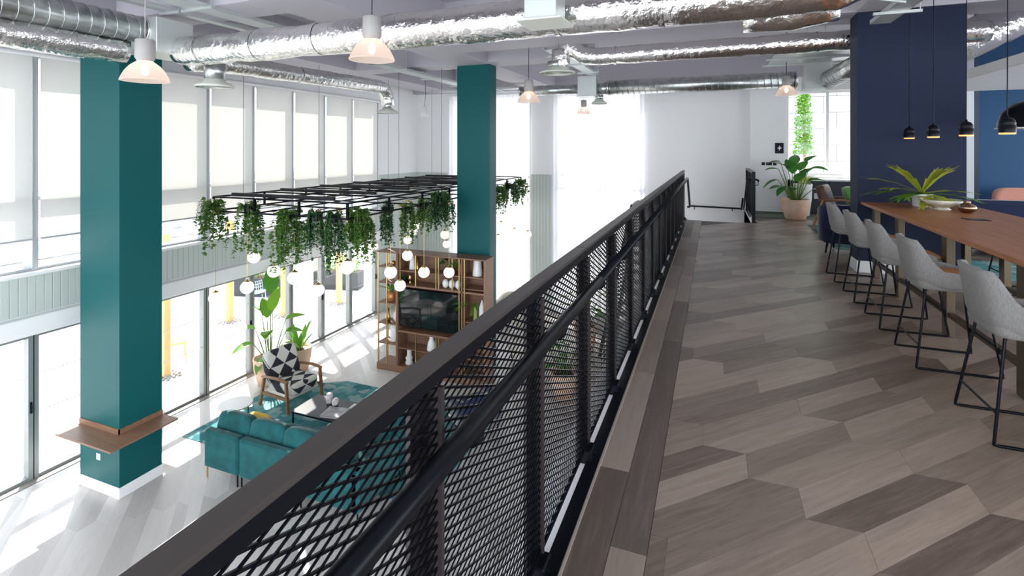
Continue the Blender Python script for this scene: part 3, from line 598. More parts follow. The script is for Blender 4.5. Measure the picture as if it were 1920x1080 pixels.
# trailing plants
def trailing(label, x, y, z, R, L, n, m, leaf=.05, seed=1):
    rg = random.Random(seed); b = MB(); s = MB()
    for k in range(n):
        a = rg.uniform(0, 2*PI); r0 = R*rg.uniform(.1, .7); out = R*rg.uniform(.3, 1.1); n_ = 0; l = L*rg.uniform(.45, 1.0); top = rg.uniform(.0, .16); pts = []
        for i in range(9):
            f = i/8; rad = r0+(out-r0)*min(1, f*2.2); pts.append(Vector((rad*math.cos(a)+rg.uniform(-.015,.015), rad*math.sin(a)+rg.uniform(-.015,.015), top*math.sin(min(1, f*3)*PI)-l*f*f*.4-l*f*.6)))
        s.tube(pts, .003, 3, False); m_ = int(l/leaf*2.3)+10
        for j in range(m_):
            f = rg.random(); q = f*8; i0 = min(7, int(q)); p = pts[i0].lerp(pts[i0+1], q-i0)
            d = Vector((rg.uniform(-1,1), rg.uniform(-1,1), rg.uniform(-.9,.25))).normalized(); w = d.cross(Vector((rg.uniform(-.3,.3), rg.uniform(-.3,.3), 1))).normalized(); ll = leaf*rg.uniform(.75, 1.5)
            nrm = d.cross(w); tip = p+d*ll; mid = p+d*ll*.45
            b.add([p, mid+w*ll*.42+nrm*ll*.1, tip, mid-w*ll*.42+nrm*ll*.1], [(0,1,2),(0,2,3)])
    t = thing('trailing_plant', label, 'hanging plant', (x, y, z), group='trailing plants on the frame')
    MB().lathe([(.07, -.12), (.1, 0), (.085, 0), (.06, -.1)], 14, caps=False).build('basket', BLACK, t, True)
    b.build('leaves', m, t)['kind'] = 'stuff'; s.build('stems', STEM, t)['kind'] = 'stuff'
HP = [(-7.99,6.3,3.86,.24,.85,30,IVY,.055,'leafy ivy hanging from the left corner of the black frame'), (-7.24,6.36,3.84,.22,.92,30,IVY,.055,'loose ivy trailing second from the left on the frame'), (-6.42,6.4,3.76,.26,.98,46,IVY,.055,'broad bright ivy hanging from the frame front'), (-5.86,6.38,3.76,.17,.74,38,IVYD,.035,'fine dark trailing fern beside the broad bright ivy'), (-5.5,6.4,3.76,.16,.92,44,IVYD,.035,'long dark trailing fern near the front corner of the frame'), (-5.18,6.6,3.78,.24,.78,52,IVY,.055,'dense round ivy at the front right corner of the frame'), (-5.3,7.55,3.76,.15,.75,28,IVYD,.04,'narrow dark trailing plant on the right side of the frame'), (-5.12,7.9,3.74,.14,.7,24,IVY,.05,'thin bright ivy right of the narrow dark trailing plant'), (-5.2,8.55,3.74,.14,.62,22,IVY,.05,'small ivy left of the bushy plant near the rear column'), (-5.12,9.05,3.84,.27,.72,80,IVYD,.045,'bushy dark plant against the rear teal column'), (-5.17,12.3,3.74,.24,.68,32,IVY,.055,'ivy just right of the rear teal column'), (-5.17,13.0,3.80,.22,.6,40,IVYD,.045,'dark bushy plant hanging right of the rear column'), (-5.19,13.8,3.86,.24,.72,34,IVY,.06,'rightmost ivy at the far end of the frame')]
for i, (x, y, z, R, L, n, m, lf, lab) in enumerate(HP): trailing(lab, x, y, z, R, L, n, m, lf, 100+i)

# ================================================================ MEDIA SHELVING
ux0, ux1, uy0, uy1 = -6.82, -4.22, 9.3, 9.7; UH = 2.56
u = thing('media_shelving', 'walnut and brass shelving unit around the television', 'shelving', ((ux0+ux1)/2, uy0, 0)); ox = (ux0+ux1)/2
def ub(name, x0, x1, y0, y1, z0, z1, m=WALX): return MB().cbox(x0-ox, x1-ox, y0, y1, z0, z1, .003).build(name, m, u)
ub('plinth', ux0, ux1, -.02, .4, 0, .14); ub('top_panel', ux0, ux1, -.01, .4, UH-.03, UH); ub('side_panel', ux1-.05, ux1, -.01, .4, .14, UH-.03); ub('side_panel', -6.34, -6.29, -.01, .4, .14, UH-.03)
ub('back_panel', -6.34, ux1, .38, .4, .14, UH-.03)
for z in (.55, .98, 1.42, 1.86, 2.2): ub('shelf', ux0, -6.34, .02, .38, z, z+.022)
for x in (ux0+.02, -6.58): 
    for y in (.02, .37): MB().box(x-ox-.012, x-ox+.012, y-.012, y+.012, .14, UH-.03).build('brass_upright', BRASS, u)
ub('shelf', -6.29, ux1-.05, .0, .38, .86, .90); ub('shelf', -6.29, ux1-.05, .0, .38, 1.84, 1.88); ub('shelf', -6.29, ux1-.05, .02, .38, 2.16, 2.18); ub('shelf', -6.29, ux1-.05, .02, .38, .50, .52)
ub('divider', -4.78, -4.75, .0, .38, .14, UH-.03)
for z in (1.25, 1.92): ub('shelf', -4.75, ux1-.05, .02, .38, z, z+.02)
for x in (-5.85, -5.36, -5.30, -4.98): 
    for z0, z1 in ((1.88, UH-.03), (.14, .86)): MB().box(x-ox-.012, x-ox+.012, .0, .024, z0, z1).build('brass_upright', BRASS, u)
for x in (-4.82, -4.70): MB().box(x-ox-.012, x-ox+.012, -.005, .02, .14, UH-.03).build('brass_upright', BRASS, u)
tv = thing('television', 'large flat black television on the walnut shelving', 'television', (-5.55, 9.36, .98))
MB().cbox(-.735, .735, -.02, .03, 0, .81, .006).build('housing', BLACK, tv); MB().box(-.722, .722, -.0215, -.02, .016, .797).build('screen', SCREEN, tv); MB().box(-.1, .1, .03, .3, .3, .5).build('wall_mount', BLACK, tv)
def vase(name, label, x, y, z, prof, m=CERAM, n=24):
    t = tag(MB().lathe(prof, n).build(name, m, None, True), label, 'vase' if 'vase' in name or 'jar' in name else 'ornament'); t.location = (x, y, z); return t
vase('white_vase', 'tapered white vase in the top right cell of the shelving', -4.5, 9.5, 2.18, [(.10,0),(.105,.02),(.075,.33),(.07,.335),(.062,.33)])
vase('white_vase', 'slim white vase at the top left of the shelving', -6.05, 9.5, 2.18, [(.07,0),(.075,.02),(.055,.2),(.04,.3),(.032,.3)])
vase('brass_vase', 'straight brass vase beside the slim white vase', -5.93, 9.5, 2.18, [(.04,0),(.035,.02),(.035,.27),(.028,.27)], BRASS)
for k, w in enumerate(('left', 'middle', 'right')): 
    vase('egg_ornament', '%s one of three white egg ornaments above the television' % w, -5.2+k*.15, 9.42, 1.88, [(.02,0),(.06,.04),(.068,.09),(.055,.15),(.025,.18),(.004,.186)])
vase('white_bottle_vase', 'white bottle-shaped vase on the shelf below the television', -5.55, 9.45, .52, [(.09,0),(.10,.02),(.085,.14),(.045,.24),(.042,.30),(.055,.33),(.04,.33)])
vase('white_bead_vase', 'beaded white vase in the lowest cell of the shelving', -6.1, 9.45, .14, [(.07,0),(.09,.04),(.06,.09),(.085,.14),(.05,.19),(.05,.34),(.055,.35),(.04,.35)])
vase('brass_cup', 'small brass cup right of the bottle-shaped vase', -5.22, 9.45, .52, [(.04,0),(.02,.03),(.05,.1),(.06,.15),(.05,.15)], BRASS)
vase('brass_figure', 'small brass figure above the left corner of the television', -6.08, 9.45, 1.88, [(.05,0),(.02,.03),(.03,.08),(.06,.10),(.03,.15),(.035,.19),(.01,.2)], BRASS)
vase('white_floor_vase', 'tall white vase standing low on the open shelves', -6.5, 9.5, .572, [(.09,0),(.10,.02),(.10,.28),(.06,.36),(.05,.36)])
vase('white_round_vase', 'round white vase on the middle open shelf', -6.44, 9.5, 1.002, [(.05,0),(.09,.08),(.085,.16),(.04,.24),(.035,.36),(.03,.36)])
vase('brass_tall_vase', 'brass tapered vase on the open shelf edge', -6.62, 9.42, 1.002, [(.055,0),(.055,.1),(.035,.3),(.03,.3)], BRASS)
vase('brass_bird', 'brass ornament on the top open shelf', -6.5, 9.45, 2.222, [(.04,0),(.02,.03),(.07,.06),(.05,.1),(.01,.12)], BRASS)
vase('tall_white_vase', 'tall pointed white vase at the right end of the shelving', -4.36, 9.42, 1.27, [(.05,0),(.065,.1),(.06,.3),(.012,.44)])
fr_ = tag(MB().cbox(-.05, .05, -.01, .01, 0, .2, .002).build('photo_frame', COPPER), 'small copper picture frame on the upper shelf', 'frame'); fr_.location = (-4.88, 9.5, 2.18); fr_.rotation_euler.x = -.15
# generic leaf blade along +X, bending down
def blade(L, Wd, droop=.3, fold=.25, n=7, shape='paddle', lobes=0):
    v = []; f = []
    for i in range(n+1):
        t = i/n; w = Wd*(math.sin(PI*min(1, t**.75*.97+.03))**.8 if shape == 'paddle' else (1-t)**.6*min(1, t*5+.25))/2
        x = L*t*(1-.18*droop*t); z = -droop*L*t*t
        v += [(x, w, z+fold*w), (x, 0, z), (x, -w, z+fold*w)]
    for i in range(n): a = 3*i; f += [(a, a+3, a+4, a+1), (a+1, a+4, a+5, a+2)]
    return MB().add(v, f)
def plant(name, label, loc, pot, potm, leaves, lm, soil_r, soil_z, cat='plant', stems=True, blade_kw=None, seed=3, soilm=None):
    """leaves: list of (azimuth, stem length, stem lean, leaf length, leaf width, leaf pitch)"""
    t = thing(name, label, cat, loc)
    MB().lathe(pot, 32).build('pot', potm, t, True); MB().lathe([(soil_r, soil_z-.01), (soil_r*.5, soil_z), (.01, soil_z+.01)], 20).build('soil', soilm or SOIL, t, True)
    for i, (az, sl, lean, ll, lw, pitch) in enumerate(leaves):
        d = Vector((math.cos(az)*math.sin(lean), math.sin(az)*math.sin(lean), math.cos(lean))); base = Vector((math.cos(az), math.sin(az), 0))*soil_r*.3+Vector((0,0,soil_z)); tip = base+d*sl
        if stems and sl > .03: MB().tube([base, base.lerp(tip, .5)+Vector((0,0,.03*sl)), tip], [.013, .010, .006], 6).build('stem', STEM, t, True)
        o = blade(ll, lw, **(blade_kw or {})).build('leaf', lm, t, True); o.location = tip; o.rotation_euler = (random.uniform(-.3,.3), -pitch, az)
    return t
rg = random.Random(5)
# small plants on the shelving
plant('potted_fern', 'bright green plant in a copper pot on the open shelves', (-6.56, 9.46, 1.442), [(.06,0),(.09,.03),(.10,.22),(.085,.22)], COPPER, [(i*.7, .05, .3, rg.uniform(.25,.36), .05, rg.uniform(.5,1.2)) for i in range(14)], LEAF, .085, .2)
plant('monstera', 'broad-leaved plant in a copper pot on the top shelf', (-5.12, 9.46, 2.18), [(.05,0),(.07,.02),(.075,.15),(.06,.15)], COPPER, [(3.3,.12,.9,.24,.22,-.2),(2.6,.15,.7,.2,.18,.2),(.2,.2,.9,.22,.13,.1),(.6,.25,.8,.2,.12,.2),(5.6,.15,.8,.2,.13,.0)], LEAFD, .06, .14)
t = thing('tall_grass_vase', 'green glass vase of drooping green stems in the shelving', 'plant', (-4.52, 9.45, 1.27)); MB().lathe([(.045,0),(.05,.02),(.035,.2),(.04,.3)], 16, caps=False).build('vase', mat('green_glaze', (.25,.33,.10), .3), t, True)
for i in range(14): o = blade(rg.uniform(.36,.5), .04, 1.2, .1, 8, 'blade').build('leaf', LEAF, t, True); o.location = (0,-.05,.28); o.rotation_euler = (0, -rg.uniform(1.0,1.4), PI*1.5+rg.uniform(-.6,.6))
trailing('dark ivy trailing over the left edge of the television', -6.2, 9.38, 1.98, .08, .55, 16, IVYD, .04, 77)

# ================================================================ LOUNGE
rug = MB().prism([(-8.2,5.9), (-3.6,5.9), (-3.6,8.5), (-7.0,8.55), (-8.2,7.8)], .0, .008).build('area_rug', RUG); tag(rug, 'large teal geometric rug under the lounge seating', 'rug')
so_ = thing('corner_sofa', 'teal velvet corner sofa with loose back cushions', 'sofa', (-6.91, 5.28, 0))
def sofa_mod(x0, x1, y0, y1, back):
    MB().cbox(x0+.02, x1-.02, y0+.02, y1, .15, .40, .03).build('seat_base', VELVET, so_)
    if back == 'y': MB().cbox(x0+.008, x1-.008, y0, y0+.14, .16, .70, .03).build('backrest', VELVET, so_); MB().pillow(((x0+x1)/2, (y0+.14+y1)/2, .44), (x1-x0-.02, y1-y0-.16, .17), .25, 20).build('seat_cushion', VELVET, so_, True)
    else: MB().cbox(x1-.14, x1, y0+.008, y1-.008, .16, .70, .03).build('backrest', VELVET, so_); MB().pillow(((x0+x1-.14)/2, (y0+y1)/2, .44), (x1-x0-.16, y1-y0-.02, .17), .25, 20).build('seat_cushion', VELVET, so_, True)
    for x in (x0+.04, x1-.04):
        for y in (y0+.04, y1-.04): MB().tube([(x, y, .0), (x, y, .17)], .012, 8).build('leg', BLACK if x > .1 else BRASS, so_)
sofa_mod(0, .68, 0, .92, 'y'); sofa_mod(.68, 1.75, 0, .92, 'y'); sofa_mod(1.75, 2.75, 0, .92, 'y'); sofa_mod(1.85, 2.75, .93, 2.2, 'x')
MB().cbox(2.62, 2.75, 0, .92, .16, .70, .03).build('armrest', VELVET, so_)
tilt = Matrix.Rotation(-.22, 3, 'X'); tx = Matrix.Rotation(-.2, 3, 'Y')
for x, w in ((.36, .66), (1.0, .66), (1.6, .6), (2.2, .62)): MB().pillow((x, .26, .66), (w, .19, .44), .4, 20, tilt).build('back_cushion', VELVET, so_, True)
for y in (1.25, 1.85): MB().pillow((2.50, y, .66), (.19, .6, .44), .4, 20, tx).build('back_cushion', VELVET, so_, True)
def cushion(label, c, s, m, M_=None): o = tag(MB().pillow((0,0,0), s, .45, 20, M_).build('cushion', m, None, True), label, 'cushion'); o.location = c
cushion('pale mustard cushion lying on the left sofa seat', (-6.45, 5.78, .60), (.42,.14,.36), YELF, Matrix.Rotation(-.9, 3, 'X')); cushion('mustard cushion leaning in the sofa corner', (-4.9, 5.75, .70), (.44,.16,.42), YELF, Matrix.Rotation(-.5, 3, 'X'))
ct = thing('coffee_table', 'low black coffee table on the teal rug', 'table', (-6.02, 6.92, .012)); MB().cbox(-.56, .56, -.32, .32, .37, .39, .006).build('table_top', TABLEB, ct)
for x in (-.53, .53):
    for y in (-.29, .29): MB().box(x-.011, x+.011, y-.011, y+.011, 0, .37).build('leg', BLACK, ct)
for y in (-.29, .29): MB().box(-.53, .53, y-.008, y+.008, .345, .37).build('apron', BLACK, ct)
bk = thing('coffee_book', 'large grey picture book on the coffee table', 'book', (-5.80, 6.80, .402), .18); MB().box(-.2, .2, -.15, .15, .004, .03).build('pages', PAPER, bk); MB().cbox(-.205, .205, -.155, .155, 0, .004, .001).build('cover', CHAR, bk); MB().cbox(-.205, .205, -.155, .155, .03, .036, .001).build('cover', mat('book_cover', (.30,.29,.30), .3, noise=.4, scale=9), bk)
b2 = thing('coffee_book', 'thin pale book beside the large grey book', 'book', (-5.60, 7.08, .402), .1); MB().box(-.12, .12, -.1, .1, .0, .016).build('pages', PAPER, b2); MB().box(-.122, .122, -.102, .102, .016, .019).build('cover', PAPER, b2)
for (x, y, rx, lab) in ((-6.16, 7.06, 0, 'upright marbled white pot on the coffee table'), (-6.04, 7.08, 1.35, 'marbled white pot lying on its side')):
    o = vase('marble_pot', lab, x, y, .402 if rx == 0 else .455, [(.045,0),(.055,.02),(.055,.15),(.04,.17),(.03,.17)], mat('marble_%d' % int(rx), (.72,.68,.66), .4, noise=.4, scale=18)); o['category'] = 'pot'; o.rotation_euler = (rx, 0, .6)
sd_ = thing('side_table', 'round white-topped wire side table beside the sofa', 'table', (-7.47, 6.3, .012)); MB().lathe([(.25,.47),(.262,.475),(.262,.492),(.25,.492)], 40).build('table_top', CERAM, sd_, True); MB().tube([(.262*math.cos(i*PI/12), .262*math.sin(i*PI/12), .485) for i in range(24)], .008, 6, closed=True).build('rim', BRASS, sd_)
for k in range(3): a = k*2.1+.3; MB().tube([(.22*math.cos(a), .22*math.sin(a), .47), (.22*math.cos(a), .22*math.sin(a), .0)], .008, 6).build('leg', BLACK, sd_)
# patterned armchair, facing +X
ac = thing('armchair', 'black and white triangle patterned armchair with walnut arms', 'armchair', (-7.42, 7.5, .012), -.12)
MB().pillow((.02, 0, .36), (.72, .62, .22), .3, 24).build('seat_cushion', TRI, ac, True); MB().pillow((-.32, 0, .64), (.20, .66, .62), .3, 24, Matrix.Rotation(-.28, 3, 'Y')).build('back_cushion', TRI, ac, True); MB().cbox(-.34, .34, -.33, .33, .20, .28, .03).build('seat_rail', CREAM, ac)
for s in (-1, 1):
    y = s*.38; MB().bar((.36, y, .0), (.30, y, .56), .04, .05).build('leg', BROWNW, ac); MB().bar((-.42, y, 0), (-.30, y, .50), .04, .05).build('leg', BROWNW, ac)
    MB().tube([(.34, y, .555), (.1, y, .575), (-.2, y, .55), (-.36, y, .53)], [.026, .03, .028, .022], 8).build('armrest', BROWNW, ac, True); MB().bar((-.38, y, .24), (.33, y, .24), .03, .05).build('side_rail', BROWNW, ac)
# large pots by the doors
POT = lambda r, h: [(r*.62,0),(r*.72,.01),(r*.95,h*.55),(r,h*.9),(r*1.03,h*.95),(r*1.02,h),(r*.9,h),(r*.88,h*.9)]
plant('bird_of_paradise', 'tall paddle-leaved plant in the larger pot by the glass doors', (-8.46, 7.94, 0), POT(.31,.52), TERRAP, [(2.3,1.30,.10,.66,.30,1.25),(-.5,1.05,.14,.62,.26,1.35),(2.6,.8,.2,.5,.26,1.0),(-.9,.6,.3,.46,.26,.6),(3.5,.65,.35,.4,.2,.3),(5.4,.7,.3,.42,.22,.2),(4.3,.5,.55,.4,.2,-.1),(2.6,.55,.5,.36,.18,.1),(.9,.8,.28,.4,.2,.3),(5.9,.35,.7,.38,.2,-.5),(4.8,.15,.8,.34,.2,-.7),(.1,.45,.6,.4,.18,.1),(3.0,.95,.2,.36,.17,.4),(1.1,.55,.45,.4,.2,0)], LEAF, .26, .47, blade_kw=dict(droop=.25), soilm=mat('bark_mulch', (.30,.12,.04), .9, noise=.5, scale=40, bump=.6, bscale=50))
plant('spear_plant', 'upright spear-leaved plant in the pot behind the armchair', (-8.33, 8.6, 0), POT(.26,.5), TERRAP, [(i*.95, .04, .2, rg.uniform(.4,.7), .10, rg.uniform(.9,1.4)) for i in range(9)]+[(4.0,.2,.7,.32,.16,-.2),(5.0,.2,.7,.3,.16,-.2),(4.5,.3,.5,.3,.15,.1)], LEAF, .22, .45, blade_kw=dict(droop=.15))
# seats and plants glimpsed through the mesh
def tub(name, label, loc, rz, m, w=.8, h=.74):
    t = thing(name, label, 'armchair', loc, rz); MB().pillow((.03, 0, .36), (.66, w*.78, .2), .3, 20).build('seat_cushion', m, t, True); v = []; f = []; n = 20
    for i in range(n+1):
        a = PI*.5+PI*i/n; hh = h-(h-.56)*(abs(i-n/2)/(n/2))**2.5; c, s_ = math.cos(a), math.sin(a); sx = .36*math.copysign(abs(c)**.6, c) if i not in (0, n) else .0; sy = w/2*math.copysign(abs(s_)**.6, s_)
        ext = .3 if i in (0, n) else 0
        v += [(sx+ext, sy, .18), (sx*1.06+ext, sy*1.03, hh), (sx*.8+ext, sy*.80, hh), (sx*.8+ext, sy*.80, .2)]
    for i in range(n):
        for q in range(4): f.append((i*4+q, i*4+4+q, i*4+4+(q+1) % 4, i*4+(q+1) % 4))
    f += [(0,1,2,3), (n*4+3, n*4+2, n*4+1, n*4)]; MB().add(v, f).build('shell', m, t, True)
    MB().cbox(-.3, .32, -w*.38, w*.38, .16, .28, .02).build('seat_base', m, t)
    for x in (-.26, .27):
        for y in (-w*.33, w*.33): MB().tube([(x, y, .0), (x*.9, y*.9, .2)], [.012, .018], 8).build('leg', BLACK, t)
    return t
tub('tub_chair', 'navy armchair seen through the mesh near the shelving', (-3.75, 7.9, .009), 2.6, NAVYF); tub('tub_chair', 'cream armchair behind the rear teal column', (-5.0, 12.7, 0), -1.9, CREAM, 1.2, .85); tub('tub_chair', 'pale armchair seen through the mesh beyond the shelving', (-3.9, 10.8, 0), -2.4, CREAM)
cushion('teal cushion on the cream armchair by the curtain', (-4.75, 12.6, .62), (.4,.16,.36), VELVET, Matrix.Rotation(.5, 3, 'X'))
bush = [(i*.8, rg.uniform(.2,.75), rg.uniform(.1,.6), rg.uniform(.3,.45), .14, rg.uniform(-.2,.7)) for i in range(20)]
plant('leafy_plant', 'bushy green plant in terracotta pot seen through the mesh', (-2.7, 9.6, 0), POT(.27,.46), TERRA, bush, LEAFD, .23, .42); plant('leafy_plant', 'green plant in terracotta pot beside the staircase', (-2.85, 12.0, 0), POT(.27,.6), TERRA, bush[:14], LEAF, .23, .55)
# ================================================================ LONG TABLE
tb = thing('long_table', 'long walnut counter-height table butted against the navy column', 'table', (2.3, 5, MZ))
MB().cbox(-.55, .55, -2.6, 2.74, .872, .91, .006).build('table_top', WALNUT, tb)
for y in (2.5, 1.64, .42, -.75, -2.2):
    for x in (-.44, .44): MB().cbox(x-.03, x+.03, y-.05, y+.05, 0, .872, .003).build('leg', LEGM, tb)
    MB().box(-.41, .41, y-.03, y+.03, .81, .872).build('cross_rail', LEGM, tb)
for x in (-.44, .44): MB().box(x-.02, x+.02, -2.2, 2.5, .17, .21).build('stretcher', LEGM, tb)
# ================================================================ STOOLS
def make_stool(name, label, fab, pad):
    t = thing(name, label, 'stool', group='counter stools at the long table')
    for s in (-1, 1):
        y, yt = s*.235, s*.165
        MB().tube([(-.15, yt, .575), (-.17, yt, .56), (-.243, y, .03), (-.245, y, .012), (-.225, y, .008), (.225, y, .008), (.245, y, .012), (.243, y, .03), (.17, yt, .56), (.15, yt, .575)], .0085, 8).build('sled_leg', BLACK, t, True)
        for x in (-.16, .16): MB().box(x-.015, x+.015, y-.008, y+.008, -.0, .006).build('glide', GLASS, t)
    MB().tube([(-.225, -.222, .17), (-.225, .222, .17)], .0065, 6).build('brace', BLACK, t); MB().tube([(.222, -.218, .21), (.222, .218, .21)], .0075, 6).build('footrest', BLACK, t)
    v = []; f = []; n = 24; rows = 9; sgn = lambda a, e: math.copysign(abs(a)**e, a)
    for i in range(n+1):
        a = -1+2*i/n; th = a*math.radians(128); bx_, by_ = -.235*sgn(math.cos(th), .5), .235*sgn(math.sin(th), .5)
        wing = max(0, (abs(a)-.45)/.55); top = .92-.20*min(1, wing/.34)**1.15-.055*min(1, max(0, wing-.3)/.7)
        for k in range(rows):
            h = k/(rows-1); z = .575+(top-.575)*h; lean = -.05*max(0, (z-.62)/.3)**1.2; tap = 1-.14*max(0, (z-.62)/.3)**1.3; bot = .86+.14*min(1, h*4)**.5
            v.append((bx_*bot+(lean if bx_ < 0 else 0), by_*bot*tap, z))
    for i in range(n):
        for k in range(rows-1): q = i*rows+k; f.append((q, q+rows, q+rows+1, q+1))
    sh = MB().add(v, f).build('shell', fab, t, True); md = sh.modifiers.new('solid', 'SOLIDIFY'); md.thickness = .026; md.offset = 1
    MB().pillow((.01, 0, .605), (.46, .44, .085), .35, 24).build('seat', fab, t, True); MB().pillow((.03, 0, .645), (.40, .38, .05), .3, 24).build('seat_pad', pad, t, True)
    return t
ST = [(1.64, 3.73, 0, 'grey fabric counter stool nearest the camera at the right edge'), (1.61, 4.755, 0, 'grey fabric counter stool second nearest the camera'), (1.60, 5.60, 0, 'grey fabric counter stool in the middle of the row of five'), (1.59, 6.43, 0, 'grey fabric counter stool second from the far end of the row'), (1.58, 7.30, 0, 'farthest grey fabric counter stool, beside the navy column')]
s0 = make_stool('counter_stool', ST[0][3], GREYF, TANF); s0.location = (ST[0][0], ST[0][1], MZ)
for x, y, a, lab in ST[1:]: dup(s0, lab, (x, y, MZ), a)
s1 = make_stool('counter_stool', 'taupe counter stool on the far side of the table', TAUPE, TAUPE); s1.location = (3.2, 7.35, MZ); s1.rotation_euler.z = PI
# ================================================================ ON THE TABLE
pl = thing('table_plant', 'staghorn-like yellow green plant in a white pot on the table', 'plant', (2.28, 7.36, MZ+.91))
MB().lathe([(.09,0),(.095,.01),(.105,.15),(.095,.15),(.09,.12)], 28).build('pot', CERAM, pl, True); MB().lathe([(.093,.12),(.05,.13),(.01,.135)], 16).build('soil', SOIL, pl)
def frond(L, w):
    b = MB()
    def seg(p, d, l, w0, w1, dep):
        d = d.normalized(); s_ = Vector((-d.y, d.x, 0)).normalized(); q = p+d*l; dr = Vector((0, 0, -.05*l*(3-dep)))
        b.add([p-s_*w0, p+s_*w0, q+s_*w1+dr, q-s_*w1+dr], [(0,1,2,3)])
        if dep > 0:
            for an in ((-.38, .05, .42) if dep == 2 else (-.3, .3)):
                dd = Vector((d.x*math.cos(an)-d.y*math.sin(an), d.x*math.sin(an)+d.y*math.cos(an), d.z-.12)); seg(q+dr-d*.01, dd, l*.75*random.uniform(.7,1.1), w1*.62, w1*.4 if dep > 1 else w1*.12, dep-1)
    seg(Vector((0,0,0)), Vector((1,0,.12)), L*.42, w*.3, w, 2); return b
for i, (az, L, pt) in enumerate([(3.5,.55,.15),(2.9,.6,.35),(3.9,.55,-.1),(4.6,.45,-.35),(.2,.6,.05),(-.3,.62,-.1),(-.6,.46,.85),(5.4,.42,1.05),(-.1,.45,.95),(3.6,.5,.8),(5.2,.5,-.2),(3.2,.62,.0)]):
    o = frond(L*1.1, .078).build('frond', FROND if i not in (2, 5, 11) else LEAF, pl); o.location = (0, 0, .16); o.rotation_euler = (0, -pt, az)
gb = thing('glass_bowl', 'shallow footed glass bowl beside the white pot', 'bowl', (2.36, 7.04, MZ+.91)); MB().lathe([(.075,0),(.08,.012),(.06,.02),(.07,.03),(.15,.065),(.205,.115),(.20,.115),(.14,.07),(.05,.04)], 36).build('bowl', mat('smoked_glass', (.62,.58,.48), .12, coat=.6, noise=.2, scale=30), gb, True)
vase('bronze_vase', 'small round mirrored bronze vase on the table', 2.5, 6.82, MZ+.91, [(.04,0),(.075,.025),(.085,.055),(.07,.085),(.035,.10),(.03,.12),(.035,.125),(.025,.125)], MIRB)
tag(MB().cbox(-.09, .09, -.07, .07, 0, .004, .001).build('power_plate', BLACK), 'thin black power plate set in the table top', 'socket plate').location = (2.34, 6.2, MZ+.91)
# ================================================================ FAR END OF MEZZANINE
plant('potted_plant', 'big-leaved green plant in a blotched terracotta pot by the cabinets', (1.70, 13.0, MZ), POT(.285,.45), TERRA, [(4.2,.62,.12,.46,.26,1.1),(4.9,.45,.25,.42,.25,.9),(4.0,.75,.25,.42,.25,.6),(5.2,.62,.3,.44,.28,.7),(4.6,.3,.5,.38,.2,.4),(3.6,.35,.55,.36,.2,.2),(3.3,.55,.55,.38,.24,-.3),(2.6,.75,.4,.32,.2,.2),(3.9,.4,.7,.3,.18,-.4),(1.5,.8,.15,.42,.24,.9),(.3,.75,.3,.42,.26,.2),(5.0,.7,.2,.40,.24,.9),(5.8,.5,.4,.38,.22,.3),(.9,.45,.5,.34,.2,.1),(4.5,.35,.45,.32,.18,.3),(2.0,.35,.6,.3,.17,0),(0,.4,.8,.34,.16,-.3),(3.0,.9,.25,.30,.2,.1),(5.4,.9,.22,.36,.2,.7)], LEAFD, .24, .41)
plant('spiky_plant', 'pale spiky plant behind the big-leaved terracotta plant', (1.95, 13.75, MZ), POT(.2,.75), CERAM, [(i*.55, .03, .2, rg.uniform(.3,.45), .06, rg.uniform(.5,1.2)) for i in range(16)], FROND, .16, .72, blade_kw=dict(shape='blade', droop=.5))
for i, (x0, x1) in enumerate(((1.74, 2.55), (2.56, 3.38))):
    c = thing('low_cabinet', ('left' if i == 0 else 'right')+' charcoal low cabinet under the white framed window', 'cabinet', ((x0+x1)/2, 14.09, MZ+.004), group='charcoal cabinets'); w = (x1-x0)/2
    MB().box(-w, w, .02, .5, 0, .80).build('body', CHAR, c); MB().cbox(-w+.004, w-.004, 0, .02, .06, .52, .002).build('door', CHAR, c); MB().cbox(-w+.004, w-.004, 0, .02, .53, .79, .002).build('drawer', CHAR, c)
tag(MB().cbox(1.72, 3.39, 14.05, 14.592, MZ+.804, MZ+.845, .004).build('worktop', TRIMW), 'white worktop running over the charcoal cabinets', 'worktop')
cp = thing('control_panel', 'black wall panel with a white dotted emblem', 'wall panel', (1.52, 14.3, 4.66)); MB().cbox(-.095, .095, -.02, 0, 0, .26, .003).build('plate', BLACK, cp)
for x, z, r in ((0,.13,.028),(-.035,.13,.01),(.038,.13,.012),(0,.178,.012),(0,.085,.012),(.026,.158,.009),(-.05,.035,.005)): MB().tube([(x, -.0225, z), (x, -.02, z)], r, 12).build('emblem_dot', TRIMW, cp)
for x, w, lab in ((1.16, .075, 'left square black wall socket below the black panel'), (1.29, .13, 'double black wall socket between two single ones'), (1.42, .075, 'right square black wall socket below the black panel')):
    k = thing('wall_socket', lab, 'socket', (x, 14.3, 4.36), group='black wall sockets'); MB().cbox(-w/2, w/2, -.012, 0, 0, .075, .002).build('plate', BLACK, k)
    for q in ([0] if w < .1 else [-.03, .03]): MB().box(q-.012, q+.012, -.014, -.012, .025, .05).build('switch', CHAR, k)
rg2 = MB().cbox(1.8, 3.35, 9.4, 12.1, MZ, MZ+.012, .004).build('area_rug', rugmat('green_rug', ((.02,.10,.10), (.05,.17,.16), (.16,.25,.22)), 3)); tag(rg2, 'teal green rug under the leather chair on the mezzanine', 'rug')
lc = thing('lounge_chair', 'brown leather lounge chair with wooden arms', 'armchair', (2.28, 11.6, MZ+.012), -.35)
MB().pillow((-.22, 0, .58), (.17, .60, .56), .28, 24, Matrix.Rotation(-.30, 3, 'Y')).build('back_cushion', LEATHER, lc, True); MB().pillow((.08, 0, .38), (.62, .58, .16), .28, 24).build('seat_cushion', LEATHER, lc, True)
